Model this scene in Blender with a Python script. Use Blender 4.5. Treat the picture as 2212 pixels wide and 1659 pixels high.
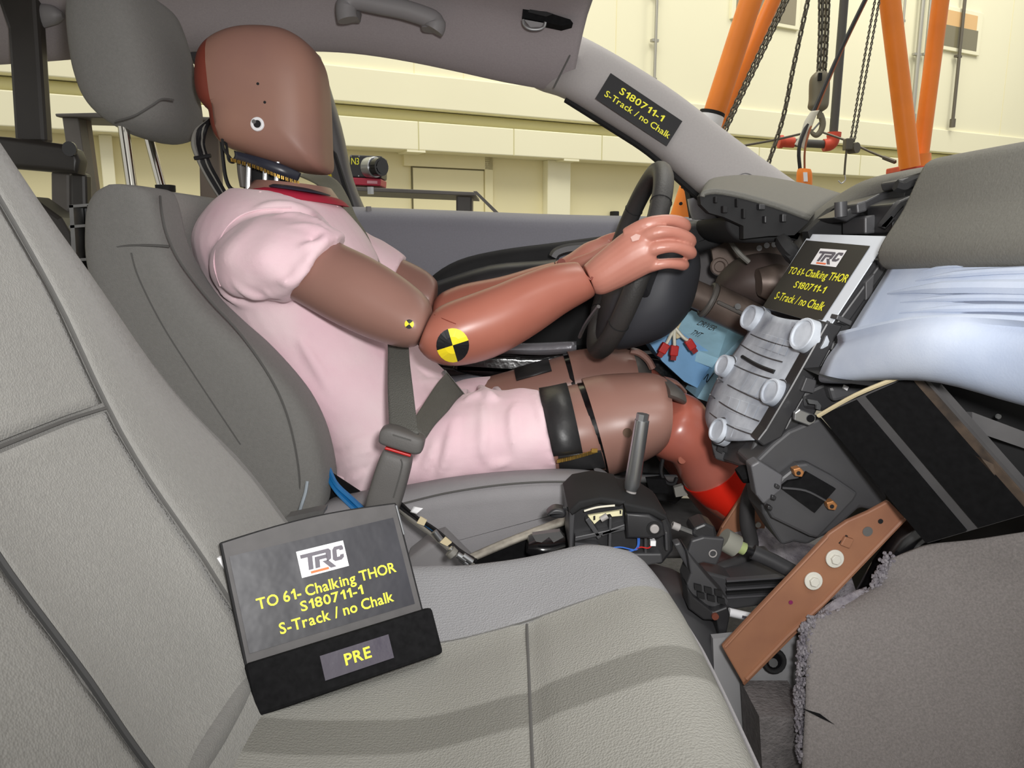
import bpy, bmesh, math, random
from mathutils import Vector, Matrix, noise
random.seed(7)
for o in list(bpy.data.objects):
    bpy.data.objects.remove(o, do_unlink=True)
SC = bpy.context.scene
COL = SC.collection
# ------------------------------------------------------------------ camera, world, lights, exposure
F, CX, CY, CAMZ = 1650.0, 1106.0, 829.5, 1.25
PITCH = math.radians(10.5)
SP, CP = math.sin(PITCH), math.cos(PITCH)
cam = bpy.data.cameras.new('camera')
camo = bpy.data.objects.new('camera', cam)
COL.objects.link(camo)
camo.location = (0, 0, CAMZ)
camo.rotation_euler = (math.radians(90) - PITCH, 0, 0)
cam.sensor_fit = 'HORIZONTAL'
cam.sensor_width = 36.0
cam.lens = 36.0 * F / 2212.0
cam.clip_start = 0.02
SC.camera = camo

w = bpy.data.worlds.new('hall_ambient')
SC.world = w
w.use_nodes = True
w.node_tree.nodes['Background'].inputs[0].default_value = (1.0, 0.975, 0.93, 1)
w.node_tree.nodes['Background'].inputs[1].default_value = 0.72

def lamp(name, kind, loc, rot, energy, size=1.0, sy=None, color=(1, 1, 1)):
    l = bpy.data.lights.new(name, kind)
    l.energy = energy
    l.color = color
    if kind == 'AREA':
        l.size = size
        if sy:
            l.shape = 'RECTANGLE'
            l.size_y = sy
    elif kind in ('SPOT', 'POINT'):
        l.shadow_soft_size = size
    o = bpy.data.objects.new(name, l)
    COL.objects.link(o)
    o.location = loc
    o.rotation_euler = rot
    return o

# camera flash just above the lens, and the hall's high ceiling lamps
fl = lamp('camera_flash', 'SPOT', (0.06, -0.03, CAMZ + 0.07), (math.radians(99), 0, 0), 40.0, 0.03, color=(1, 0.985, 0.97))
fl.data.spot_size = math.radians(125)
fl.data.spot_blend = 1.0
lamp('hall_lamp', 'AREA', (1.5, 4.6, 8.5), (math.radians(25), 0, math.radians(-20)), 330, 5.0, 2.0, (1, 0.97, 0.88))
lamp('hall_lamp', 'AREA', (7.5, 8.5, 8.5), (math.radians(25), 0, math.radians(-25)), 300, 5.0, 2.0, (1, 0.97, 0.88))
lamp('hall_lamp', 'AREA', (-3.0, 2.5, 8.5), (math.radians(25), 0, math.radians(-25)), 190, 5.0, 2.0, (1, 0.97, 0.88))
lamp('hall_lamp', 'AREA', (1.5, -3.5, 7.0), (math.radians(-40), 0, 0), 600, 5.0, 2.0, (1, 0.98, 0.94))

SC.view_settings.view_transform = 'Standard'
SC.view_settings.look = 'None'
SC.view_settings.exposure = 0.0
SC.view_settings.gamma = 1.0
SC.view_settings.use_curve_mapping = False

# ------------------------------------------------------------------ projection helpers
def ray(px, py):
    u, v = (px - CX) / F, (CY - py) / F
    return Vector((u, CP + v * SP, -SP + v * CP))
def W(px, py, Y):
    d = ray(px, py)
    s = Y / d.y
    return Vector((d.x * s, Y, CAMZ + d.z * s))
def WX(px, py, X):
    d = ray(px, py)
    s = X / d.x
    return Vector((X, d.y * s, CAMZ + d.z * s))
def WZ(px, py, Z):
    d = ray(px, py)
    s = (Z - CAMZ) / d.z
    return Vector((d.x * s, d.y * s, Z))
def V(*a):
    return Vector(a)

# ------------------------------------------------------------------ materials
def lin(c):
    out = []
    for x in c[:3]:
        x = x / 255.0
        out.append(x / 12.92 if x <= 0.04045 else ((x + 0.055) / 1.055) ** 2.4)
    return tuple(out) + (1.0,)
MATS = {}
def mat(name, rgb, rough=0.6, metal=0.0, var=0.0, vscale=8.0, rgb2=None, bump=0.0, bscale=200.0, spec=0.5, weave=0.0, wscale=900.0,
        coat=0.0, emit=0.0, sheen=0.0, alpha=1.0):
    if name in MATS:
        return MATS[name]
    m = bpy.data.materials.new(name)
    m.use_nodes = True
    nt = m.node_tree
    N, L = nt.nodes, nt.links
    b = N['Principled BSDF']
    b.inputs['Roughness'].default_value = rough
    b.inputs['Metallic'].default_value = metal
    b.inputs['Specular IOR Level'].default_value = spec
    b.inputs['Coat Weight'].default_value = coat
    b.inputs['Coat Roughness'].default_value = 0.15
    if sheen:
        b.inputs['Sheen Weight'].default_value = sheen
    c1 = lin(rgb)
    b.inputs['Base Color'].default_value = c1
    tc = N.new('ShaderNodeTexCoord')
    if var > 0:
        nz = N.new('ShaderNodeTexNoise')
        nz.inputs['Scale'].default_value = vscale
        nz.inputs['Detail'].default_value = 6
        L.new(tc.outputs['Object'], nz.inputs['Vector'])
        mx = N.new('ShaderNodeMix')
        mx.data_type = 'RGBA'
        c2 = lin(rgb2) if rgb2 else tuple(max(0, x * (1 - var)) for x in c1[:3]) + (1,)
        c0 = c1 if rgb2 else tuple(min(1, x * (1 + var)) for x in c1[:3]) + (1,)
        mr = N.new('ShaderNodeMapRange')
        mr.inputs[1].default_value = 0.3
        mr.inputs[2].default_value = 0.7
        L.new(nz.outputs['Fac'], mr.inputs[0])
        L.new(mr.outputs[0], mx.inputs['Factor'])
        mx.inputs['A'].default_value = c0
        mx.inputs['B'].default_value = c2
        L.new(mx.outputs['Result'], b.inputs['Base Color'])
    src = None
    if weave > 0:
        w1 = N.new('ShaderNodeTexVoronoi')
        w1.inputs['Scale'].default_value = wscale
        L.new(tc.outputs['Object'], w1.inputs['Vector'])
        bp = N.new('ShaderNodeBump')
        bp.inputs['Strength'].default_value = weave
        bp.inputs['Distance'].default_value = 0.001
        L.new(w1.outputs['Distance'], bp.inputs['Height'])
        src = bp
    if bump > 0:
        n2 = N.new('ShaderNodeTexNoise')
        n2.inputs['Scale'].default_value = bscale
        n2.inputs['Detail'].default_value = 4
        L.new(tc.outputs['Object'], n2.inputs['Vector'])
        bp2 = N.new('ShaderNodeBump')
        bp2.inputs['Strength'].default_value = bump
        bp2.inputs['Distance'].default_value = 0.004
        L.new(n2.outputs['Fac'], bp2.inputs['Height'])
        if src:
            L.new(src.outputs[0], bp2.inputs['Normal'])
        src = bp2
    if src:
        L.new(src.outputs[0], b.inputs['Normal'])
    if emit:
        b.inputs['Emission Color'].default_value = c1
        b.inputs['Emission Strength'].default_value = emit
    if alpha < 1:
        b.inputs['Alpha'].default_value = alpha
    MATS[name] = m
    return m

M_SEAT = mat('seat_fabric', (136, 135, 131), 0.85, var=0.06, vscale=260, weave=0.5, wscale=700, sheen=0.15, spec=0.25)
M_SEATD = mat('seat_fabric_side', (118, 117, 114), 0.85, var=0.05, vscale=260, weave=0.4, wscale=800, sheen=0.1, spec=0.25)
M_SEATL = mat('seat_vinyl', (136, 134, 136), 0.6, var=0.03, vscale=40, weave=0.2, wscale=900, spec=0.35)
M_SEAM = mat('seat_seam', (84, 83, 81), 0.8)
M_ROOF = mat('headliner_cloth', (158, 151, 153), 0.95, var=0.05, vscale=300, spec=0.1)
M_PILLAR = mat('pillar_plastic', (165, 161, 160), 0.6, var=0.03, vscale=300, spec=0.3)
M_GREYPL = mat('grey_plastic', (128, 126, 127), 0.5, spec=0.35)
M_DOOR = mat('door_plastic', (122, 122, 130), 0.6, var=0.04, vscale=300, spec=0.3)
M_DOORT = mat('door_sill_plastic', (128, 128, 122), 0.6, var=0.04, vscale=300, spec=0.3)
M_BLACK = mat('black_plastic', (40, 40, 42), 0.42, var=0.15, vscale=30, spec=0.5)
M_BLACKM = mat('black_matte', (30, 30, 31), 0.75, var=0.15, vscale=20, spec=0.3)
M_DKGREY = mat('dark_grey_plastic', (66, 66, 68), 0.45, var=0.12, vscale=15, spec=0.4)
M_GLOSS = mat('black_glossy', (16, 16, 18), 0.18, spec=0.6)
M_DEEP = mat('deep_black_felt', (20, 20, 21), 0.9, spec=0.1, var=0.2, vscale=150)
M_DASH = mat('dash_vinyl', (96, 95, 90), 0.6, bump=0.15, bscale=500, var=0.06, vscale=300, spec=0.35)
M_CHALK = mat('chalked_plastic', (192, 200, 214), 0.8, rgb2=(160, 172, 194), var=0.4, vscale=9, bump=0.05, bscale=500, spec=0.25)
M_CHALK2 = mat('chalked_buttons', (198, 204, 212), 0.6, rgb2=(118, 124, 136), var=0.4, vscale=22, spec=0.35)
M_SKINB = mat('dummy_brown_vinyl', (146, 109, 98), 0.38, var=0.05, vscale=12, spec=0.45)
M_SKINH = mat('dummy_head_vinyl', (152, 114, 98), 0.5, var=0.06, vscale=9, rgb2=(142, 106, 95), spec=0.4)
M_SKINO = mat('dummy_orange_vinyl', (172, 107, 90), 0.36, var=0.07, vscale=10, rgb2=(160, 96, 80), spec=0.5)
M_SKINP = mat('dummy_hand_vinyl', (190, 132, 116), 0.38, var=0.06, vscale=14, rgb2=(180, 116, 100), spec=0.5)
M_SKINR = mat('dummy_red_vinyl', (180, 100, 82), 0.28, var=0.08, vscale=12, rgb2=(164, 96, 84), spec=0.5)
M_CAP = mat('dummy_skull_cap', (128, 58, 44), 0.45, var=0.08, vscale=12, spec=0.4)
M_SHIRT = mat('pink_cotton', (240, 216, 220), 0.95, var=0.2, vscale=11, rgb2=(236, 200, 210), bump=0.12, bscale=70, weave=0.12, wscale=1200, spec=0.1, sheen=0.2)
M_BELT = mat('belt_webbing', (90, 90, 85), 0.55, weave=0.7, wscale=700, spec=0.5)
M_BUCKLE = mat('buckle_plastic', (98, 96, 94), 0.55, bump=0.1, bscale=600, spec=0.35)
M_RED = mat('red_plastic', (190, 38, 36), 0.4)
M_TAPE = mat('red_tape', (224, 40, 24), 0.35, spec=0.5)
M_CRIMSON = mat('crimson_cloth', (170, 25, 55), 0.7)
M_STEEL = mat('bright_steel', (180, 182, 184), 0.28, metal=0.9)
M_STEELD = mat('dull_steel', (132, 132, 132), 0.4, metal=0.7, var=0.15, vscale=30)
M_FRAME = mat('black_painted_steel', (44, 41, 38), 0.4, var=0.25, vscale=9, spec=0.5)
M_FRAMEG = mat('grey_painted_steel', (92, 88, 84), 0.5, var=0.15, vscale=9, spec=0.4)
M_RUST = mat('oxide_primer_steel', (156, 110, 82), 0.5, var=0.3, vscale=14, rgb2=(134, 92, 72), spec=0.4)
M_CARPET = mat('floor_carpet', (134, 129, 127), 1.0, var=0.16, vscale=520, bump=0.5, bscale=1400, spec=0.05)
M_FELT = mat('felt_padding', (150, 146, 150), 1.0, var=0.4, vscale=90, rgb2=(112, 108, 116), bump=1.0, bscale=160, spec=0.05)
M_ORANGE = mat('orange_paint', (238, 132, 36), 0.42, var=0.1, vscale=5, spec=0.5)
M_REDPAINT = mat('red_paint', (196, 70, 44), 0.5, var=0.15, vscale=20)
M_CHAIN = mat('chain_steel', (92, 88, 78), 0.45, metal=0.5)
M_YELLOW = mat('target_yellow', (250, 226, 40), 0.5)
M_YTEXT = mat('lettering_yellow', (244, 240, 60), 0.6)
M_INK = mat('printed_black', (28, 28, 30), 0.5, spec=0.3)
M_PAPERB = mat('glossy_black_print', (30, 30, 35), 0.42, var=0.4, vscale=10, rgb2=(44, 44, 51), bump=0.5, bscale=14, spec=0.5)
M_WHITE = mat('white_paper', (238, 238, 240), 0.7)
M_OFFW = mat('off_white_plastic', (222, 218, 200), 0.5)
M_GREYINK = mat('printed_grey', (96, 92, 100), 0.6)
M_ORINK = mat('printed_orange', (232, 110, 60), 0.6)
M_FOAM = mat('blue_foam', (164, 206, 226), 0.9, var=0.08, vscale=30, bump=0.1, bscale=300, spec=0.1)
M_FOAMD = mat('blue_foam_step', (132, 178, 220), 0.9, var=0.08, vscale=30, spec=0.1)
M_BLUE = mat('blue_hose', (28, 110, 170), 0.35)
M_CABLE = mat('grey_cable', (120, 118, 112), 0.5)
M_CABLEB = mat('black_cable', (26, 26, 28), 0.45)
M_TAN = mat('tan_tape', (206, 192, 156), 0.7)
M_BRASS = mat('brass', (206, 166, 84), 0.35, metal=0.9)
M_LEATHER = mat('black_leather', (42, 42, 43), 0.42, bump=0.5, bscale=22, spec=0.5)
M_WALL = mat('cream_wall', (236, 228, 186), 0.85, var=0.02, vscale=0.6, spec=0.15)
M_WALLU = mat('pale_cream_wall', (240, 236, 206), 0.85, var=0.02, vscale=0.6, spec=0.15)
M_OLIVE = mat('cream_shelf_paint', (206, 200, 152), 0.8)
M_GLASSW = mat('hall_window_glass', (128, 122, 96), 0.15, spec=0.6)
M_GLASSW2 = mat('hall_window_blind', (226, 186, 130), 0.5)
M_CONC = mat('concrete', (120, 116, 106), 0.85, var=0.15, vscale=3)
M_CAMRED = mat('camera_red', (168, 36, 60), 0.45)
M_YCABLE = mat('yellow_cable', (228, 206, 40), 0.5)
M_MUFF = mat('brown_metal', (110, 96, 88), 0.45, metal=0.35, var=0.3, vscale=20)
M_FLOORG = mat('grey_floor_paint', (150, 150, 152), 0.6, var=0.1, vscale=8)

# ------------------------------------------------------------------ mesh builders
def catmull(pts, n, closed=False):
    """resample a list of Vectors with a Catmull-Rom spline; n = points per span"""
    out = []
    m = len(pts)
    spans = m if closed else m - 1
    for i in range(spans):
        if closed:
            p0, p1, p2, p3 = pts[(i - 1) % m], pts[i], pts[(i + 1) % m], pts[(i + 2) % m]
        else:
            p0, p1, p2, p3 = pts[max(i - 1, 0)], pts[i], pts[i + 1], pts[min(i + 2, m - 1)]
        for k in range(n):
            t = k / n
            a = 2 * p1
            b = (p2 - p0) * t
            c = (2 * p0 - 5 * p1 + 4 * p2 - p3) * t * t
            d = (3 * p1 - p0 - 3 * p2 + p3) * t ** 3
            out.append((a + b + c + d) * 0.5)
    if not closed:
        out.append(pts[-1].copy())
    return out

class MB:
    def __init__(s):
        s.v, s.f = [], []
    def add(s, vs, fs):
        o = len(s.v)
        s.v += [Vector(x) for x in vs]
        s.f += [tuple(i + o for i in f) for f in fs]
        return s
    def loft(s, rings, cap=True, closed=True):
        n = len(rings[0])
        vs = [p for r in rings for p in r]
        fs = []
        for i in range(len(rings) - 1):
            for k in range(n if closed else n - 1):
                a, b = i * n + k, i * n + (k + 1) % n
                fs.append((a, b, b + n, a + n))
        if cap and closed:
            fs.append(tuple(range(n)))
            fs.append(tuple(range((len(rings) - 1) * n, len(rings) * n)))
        return s.add(vs, fs)
    def tube(s, path, r, n=10, cap=True):
        m = len(path)
        rings = []
        up = None
        for i, p in enumerate(path):
            t = (path[min(i + 1, m - 1)] - path[max(i - 1, 0)])
            if t.length < 1e-9:
                t = Vector((0, 0, 1))
            t.normalize()
            if up is None:
                up = Vector((0, 1, 0)) if abs(t.y) < 0.9 else Vector((1, 0, 0))
            a = t.cross(up)
            if a.length < 1e-6:
                a = t.cross(Vector((1, 0.3, 0.2)))
            a.normalize()
            b = t.cross(a).normalized()
            up = -b if (-b).dot(up) > 0 else b
            rr = r[i] if isinstance(r, (list, tuple)) else r
            rings.append([p + a * math.cos(2 * math.pi * k / n) * rr + b * math.sin(2 * math.pi * k / n) * rr for k in range(n)])
        return s.loft(rings, cap)
    def box(s, c, size, R=None):
        c = Vector(c)
        R = R or Matrix.Identity(3)
        h = [x / 2 for x in size]
        vs = [c + R @ Vector((sx * h[0], sy * h[1], sz * h[2])) for sx in (-1, 1) for sy in (-1, 1) for sz in (-1, 1)]
        return s.add(vs, [(0, 1, 3, 2), (4, 6, 7, 5), (0, 4, 5, 1), (2, 3, 7, 6), (0, 2, 6, 4), (1, 5, 7, 3)])
    def prism(s, poly, vec):
        n = len(poly)
        vec = Vector(vec)
        vs = list(poly) + [p + vec for p in poly]
        fs = [tuple(range(n)), tuple(range(2 * n - 1, n - 1, -1))]
        fs += [(i, (i + 1) % n, n + (i + 1) % n, n + i) for i in range(n)]
        return s.add(vs, fs)
    def slab(s, poly, Y0, Y1):
        """pixel outline standing at depth Y0, running straight back to Y1"""
        return s.prism([W(x, y, Y0) for x, y in poly], (0, Y1 - Y0, 0))
    def disc(s, c, nrm, r, h, n=20):
        c, nrm = Vector(c), Vector(nrm).normalized()
        a = nrm.orthogonal().normalized()
        b = nrm.cross(a)
        ring = lambda rr, d: [c + nrm * d + (a * math.cos(2 * math.pi * k / n) + b * math.sin(2 * math.pi * k / n)) * rr for k in range(n)]
        return s.loft([ring(r, 0), ring(r, h)])
    def ring(s, c, nrm, r, rt, n=24, m=8):
        c, nrm = Vector(c), Vector(nrm).normalized()
        a = nrm.orthogonal().normalized()
        b = nrm.cross(a)
        rr = []
        for k in range(n + 1):
            t = 2 * math.pi * k / n
            d = a * math.cos(t) + b * math.sin(t)
            rr.append([c + d * (r + rt * math.cos(2 * math.pi * j / m)) + nrm * rt * math.sin(2 * math.pi * j / m) for j in range(m)])
        return s.loft(rr, cap=False)

def pillow(outline, y0, y1, rad, n=6, spans=4, smooth_out=True, steps=5, bulge=0.0):
    """closed XZ outline (Vectors) made into a slab y0..y1 with rounded edges of radius rad"""
    pts = catmull(outline, spans, True) if smooth_out else outline
    m = len(pts)
    area = sum(pts[i].x * pts[(i + 1) % m].z - pts[(i + 1) % m].x * pts[i].z for i in range(m))
    sg = 1 if area > 0 else -1
    nrm = []
    for i in range(m):
        t = pts[(i + 1) % m] - pts[i - 1]
        nn = Vector((-t.z, 0, t.x)) * sg
        nrm.append(nn.normalized() if nn.length > 1e-9 else Vector((0, 0, 0)))
    prof = []
    for k in range(steps + 1):
        a = math.pi / 2 * k / steps
        prof.append((y0 + rad * (1 - math.sin(a)), rad * (1 - math.cos(a))))
    prof = prof[::-1]
    prof += [(y1 - (y - y0), ins) for y, ins in prof[::-1]]
    rings = []
    for y, ins in prof:
        rings.append([Vector((p.x + q.x * ins, y, p.z + q.z * ins)) for p, q in zip(pts, nrm)])
    return MB().loft(rings)

def inflate(outline, Yc, hw, power=2.6, rings=14, spans=4):
    pts = catmull(outline, spans, True)
    c = sum(pts, Vector()) / len(pts)
    rr = []
    for i in range(1, rings):
        s_ = math.sin(math.pi * (i / rings - 0.5))
        k = max(0.0, 1 - abs(s_) ** power) ** (1 / power)
        rr.append([Vector((c.x + (p.x - c.x) * k, Yc + hw * s_, c.z + (p.z - c.z) * k)) for p in pts])
    return MB().loft(rr)

def limb(st, n=24, spans=4, ex=2.0, cap=True, a0=None, a1=None, grow=0.0, straight=False, wob=0.0, seed=0, wfreq=30, yref=None):
    """stations (A_px, B_px, Yc, halfY): A and B are opposite silhouette points; angle 90 faces the camera"""
    C, D, H = [], [], []
    for A, B, Yc, hy in st:
        a, b = W(A[0], A[1], yref or Yc), W(B[0], B[1], yref or Yc)
        a.y = b.y = Yc
        C.append((a + b) / 2)
        D.append((a - b) / 2)
        H.append(Vector((hy, 0, 0)))
    if not straight:
        C, D, H = catmull(C, spans), catmull(D, spans), catmull(H, spans)
    rings = []
    part = a0 is not None
    for c, d, h in zip(C, D, H):
        r = []
        for k in range(n + (1 if part else 0)):
            t = math.radians(a0 + (a1 - a0) * k / n) if part else 2 * math.pi * k / n
            ct, st_ = math.cos(t), math.sin(t)
            e = 2.0 / ex
            x = math.copysign(abs(ct) ** e, ct)
            y = math.copysign(abs(st_) ** e, st_)
            dl = d.length
            g = 1 + grow / max(dl, 1e-6)
            p = c + d * x * g + Vector((0, -1, 0)) * (h.x + grow) * y
            if wob:
                q = p * wfreq + Vector((seed * 7.3, 0, 0))
                nd = (p - c)
                if nd.length > 1e-6:
                    p = p + nd.normalized() * noise.noise(q) * wob
            r.append(p)
        rings.append(r)
    return MB().loft(rings, cap=cap and not part, closed=not part)

def sheet(grid, spans=(3, 3)):
    """grid of Vectors -> smooth surface"""
    rows = [catmull(r, spans[1]) for r in grid] if spans[1] > 1 else grid
    n = len(rows[0])
    if spans[0] > 1:
        cols = [catmull([r[j] for r in rows], spans[0]) for j in range(n)]
        rows = [[cols[j][i] for j in range(n)] for i in range(len(cols[0]))]
    m = MB()
    vs = [p for r in rows for p in r]
    fs = [(i * n + j, i * n + j + 1, (i + 1) * n + j + 1, (i + 1) * n + j) for i in range(len(rows) - 1) for j in range(n - 1)]
    return m.add(vs, fs)

# ------------------------------------------------------------------ object builders
LOC = {}
def tag(o, label, cat, group=None):
    o['label'] = label
    o['category'] = cat
    if group:
        o['group'] = group
    return o
def thing(name, label, cat, loc, group=None):
    o = bpy.data.objects.new(name, None)
    o.empty_display_size = 0.03
    COL.objects.link(o)
    o.location = loc
    LOC[o] = Vector(loc)
    return tag(o, label, cat, group)
def mesh_of(mb, name, smooth=True, angle=38):
    me = bpy.data.meshes.new(name)
    bm = bmesh.new()
    vs = [bm.verts.new(p) for p in mb.v]
    for f in mb.f:
        try:
            bm.faces.new([vs[i] for i in f])
        except ValueError:
            pass
    bmesh.ops.remove_doubles(bm, verts=bm.verts, dist=1e-6)
    bmesh.ops.recalc_face_normals(bm, faces=bm.faces)
    bm.to_mesh(me)
    bm.free()
    if smooth:
        for p in me.polygons:
            p.use_smooth = True
        me.set_sharp_from_angle(angle=math.radians(angle))
    return me
def part(name, mb, m, parent=None, smooth=True, angle=38, sub=0, bevel=0.0, bseg=2, solid=0.0, remesh=0.0, soff=0.0, label=None, kind=None):
    """one mesh object; origin at the root of its thing, or at its own base when it is a thing itself"""
    if parent is not None:
        org = LOC[parent]
    else:
        xs = [p.x for p in mb.v]; ys = [p.y for p in mb.v]; zs = [p.z for p in mb.v]
        org = Vector(((min(xs) + max(xs)) / 2, (min(ys) + max(ys)) / 2, min(zs)))
    mb2 = MB()
    mb2.v = [p - org for p in mb.v]
    mb2.f = mb.f
    me = mesh_of(mb2, name, smooth, angle)
    me.materials.append(m)
    o = bpy.data.objects.new(name, me)
    COL.objects.link(o)
    if parent is not None:
        o.parent = parent
    else:
        o.location = org
    LOC[o] = org
    if solid:
        md = o.modifiers.new('solid', 'SOLIDIFY')
        md.thickness = solid
        md.offset = soff
    if remesh:
        md = o.modifiers.new('remesh', 'REMESH')
        md.mode = 'VOXEL'
        md.voxel_size = remesh
        md.use_smooth_shade = True
        md = o.modifiers.new('smooth', 'SMOOTH')
        md.factor = 0.5
        md.iterations = 4
    if bevel:
        md = o.modifiers.new('bevel', 'BEVEL')
        md.width = bevel
        md.segments = bseg
        md.limit_method = 'ANGLE'
        md.angle_limit = math.radians(35)
        md.harden_normals = False
    if sub:
        md = o.modifiers.new('sub', 'SUBSURF')
        md.levels = sub
        md.render_levels = sub
    if label:
        o['label'] = label
    if kind:
        o['kind'] = kind
    return o
def inst(name, me, parent, M, label=None):
    """copy of a shared mesh placed with a world matrix under a parent"""
    o = bpy.data.objects.new(name, me)
    COL.objects.link(o)
    o.parent = parent
    o.matrix_basis = Matrix.Translation(-LOC[parent]) @ M
    LOC[o] = LOC[parent]
    if label:
        o['label'] = label
    return o
def frame(o, z, x=None):
    """matrix with origin o, local z along z"""
    z = Vector(z).normalized()
    x = Vector(x) if x is not None else z.orthogonal()
    x = (x - z * x.dot(z)).normalized()
    y = z.cross(x)
    M = Matrix((x, y, z)).transposed().to_4x4()
    M.translation = Vector(o)
    return M
def PX(lst, Y):
    return [W(x, y, Y) for x, y in lst]
def wire(name, pts, r, m, parent=None, n=6, spans=5, **k):
    return part(name, MB().tube(catmull([Vector(p) for p in pts], spans), r, n), m, parent, **k)

# flat print on a quad: O = upper left corner, EX along the top, EY down the left side
GLYPH = {}
def glyph(ch, bold):
    """vertices and faces of one character, left edge at 0"""
    key = (ch, bold)
    if key in GLYPH:
        return GLYPH[key]
    if ch == '1':
        vs = [(0.20, 0), (0.34, 0), (0.34, 0.69), (0.22, 0.69), (0.17, 0.60), (0.05, 0.53), (0.05, 0.40), (0.20, 0.47)]
        out = ([Vector((x, y, 0)) for x, y in vs], [(0, 1, 2, 3, 7), (3, 4, 5, 6, 7)])
    else:
        c = bpy.data.curves.new('lettering', 'FONT')
        c.body = ch
        c.size = 1.0
        c.offset = bold
        c.resolution_u = 3
        o = bpy.data.objects.new('tmp', c)
        COL.objects.link(o)
        bpy.context.view_layer.update()
        dg = bpy.context.evaluated_depsgraph_get()
        me = bpy.data.meshes.new_from_object(o.evaluated_get(dg))
        bpy.data.objects.remove(o, do_unlink=True)
        bpy.data.curves.remove(c)
        x0 = min((v.co.x for v in me.vertices), default=0)
        out = ([Vector((v.co.x - x0, v.co.y, 0)) for v in me.vertices], [tuple(f.vertices) for f in me.polygons])
        bpy.data.meshes.remove(me)
    GLYPH[key] = out
    return out
def text_mesh(s, bold=0.0):
    mb = MB()
    x = 0.0
    for ch in s:
        if ch == ' ':
            x += 0.24
            continue
        vs, fs = glyph(ch, bold)
        wd = max(v.x for v in vs)
        mb.add([v + Vector((x, 0, 0)) for v in vs], fs)
        x += wd + 0.075
    me = bpy.data.meshes.new('lettering')
    me.from_pydata([tuple(v) for v in mb.v], [], mb.f)
    return me
def text_on(name, s, parent, O, EX, EY, cu, cv, wf, hf, m, lift=0.0006, bold=0.014):
    me = text_mesh(s, bold)
    xs = [v.co.x for v in me.vertices]; ys = [v.co.y for v in me.vertices]
    x0, x1, y0, y1 = min(xs), max(xs), min(ys), max(ys)
    nrm = EY.cross(EX).normalized()
    org = LOC[parent]
    if nrm.dot(Vector((0, 0, CAMZ)) - O) < 0:
        nrm = -nrm
    for v in me.vertices:
        u = cu + ((v.co.x - x0) / (x1 - x0) - 0.5) * wf
        q = cv - ((v.co.y - y0) / (y1 - y0) - 0.5) * hf
        v.co = O + EX * u + EY * q + nrm * lift - org
    me.materials.clear()
    me.materials.append(m)
    o = bpy.data.objects.new(name, me)
    COL.objects.link(o)
    o.parent = parent
    LOC[o] = org
    return o
def quad_on(name, parent, O, EX, EY, uvs, m, lift=0.0004, thick=0.0):
    """flat polygon(s) printed or stuck on a quad; uvs is a list of polygons in (u,v)"""
    nrm = EY.cross(EX).normalized()
    if nrm.dot(Vector((0, 0, CAMZ)) - O) < 0:
        nrm = -nrm
    mb = MB()
    for poly in uvs:
        pts = [O + EX * u + EY * v_ for u, v_ in poly]
        if thick:
            mb.prism(pts, nrm * (lift + thick))
        else:
            mb.add([p + nrm * lift for p in pts], [tuple(range(len(pts)))])
    return part(name, mb, m, parent, smooth=False)
def rect(u0, v0, u1, v1):
    return [(u0, v0), (u1, v0), (u1, v1), (u0, v1)]
def logo(parent, O, EX, EY, u0, v0, u1, v1, lift):
    """white badge with blocky grey letters T R C over an orange bar"""
    q = quad_on('logo_badge', parent, O, EX, EY, [rect(u0, v0, u1, v1)], M_WHITE, lift)
    X = EX * (u1 - u0); Yv = EY * (v1 - v0); o2 = O + EX * u0 + EY * v0
    T = [[(.06, .16), (.40, .16), (.40, .30), (.30, .30), (.27, .78), (.17, .78), (.20, .30), (.06, .30)]]
    R = [[(.34, .36), (.60, .36), (.60, .50), (.43, .50), (.41, .78), (.31, .78)], [(.40, .16), (.66, .16), (.70, .26), (.67, .56), (.60, .62), (.57, .62), (.58, .30), (.40, .30)],
         [(.48, .58), (.60, .58), (.74, .90), (.62, .90)]]
    Cc = [[(.78, .16), (.95, .16), (.97, .26), (.96, .34), (.88, .34), (.88, .29), (.82, .29), (.80, .56), (.86, .56), (.87, .50), (.95, .50), (.94, .62), (.88, .70), (.74, .70), (.70, .62), (.73, .26)]]
    quad_on('logo_letters', parent, o2, X, Yv, T + R + Cc, M_GREYINK, lift + 0.0002)
    quad_on('logo_bar', parent, o2, X, Yv, [rect(.20, .84, .58, .93)], M_ORINK, lift + 0.0002)
# ================================================================== the hall behind the car
WO = Vector((-0.75, 8.6, 0))
WD = Vector((0.887, 0.461, 0)).normalized()
WN = Vector((WD.y, -WD.x, 0))
def wall_hit(px, py, n=0.0):
    d = ray(px, py)
    o = Vector((0, 0, CAMZ))
    pl = WO + WN * n
    s = (pl - o).dot(WN) / d.dot(WN)
    return o + d * s
def wall_tz(px, py, n=0.0):
    p = wall_hit(px, py, n)
    return (p - WO).dot(WD), p.z
RW = Matrix((WD, -WN, Vector((0, 0, 1)))).transposed()
def wbox(mb, t0, t1, z0, z1, n0, n1):
    c = WO + WD * (t0 + t1) / 2 + WN * (n0 + n1) / 2 + Vector((0, 0, (z0 + z1) / 2))
    return mb.box(c, (abs(t1 - t0), abs(n1 - n0), abs(z1 - z0)), RW)
def wpx(mb, x0, y0, x1, y1, n0, n1):
    t0, z0 = wall_tz((x0), (y0 + y1) / 2, n1)
    t1, _ = wall_tz((x1), (y0 + y1) / 2, n1)
    _, za = wall_tz((x0 + x1) / 2, y0, n1)
    _, zb = wall_tz((x0 + x1) / 2, y1, n1)
    return wbox(mb, t0, t1, zb, za, n0, n1)
def structure(o):
    o['kind'] = 'structure'
    return o
zf = wall_tz(1558, 229, 0.30)[1]
zb1 = wall_tz(1558, 288, 0.30)[1]
zb2 = wall_tz(1558, 312, 0.30)[1]
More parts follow.
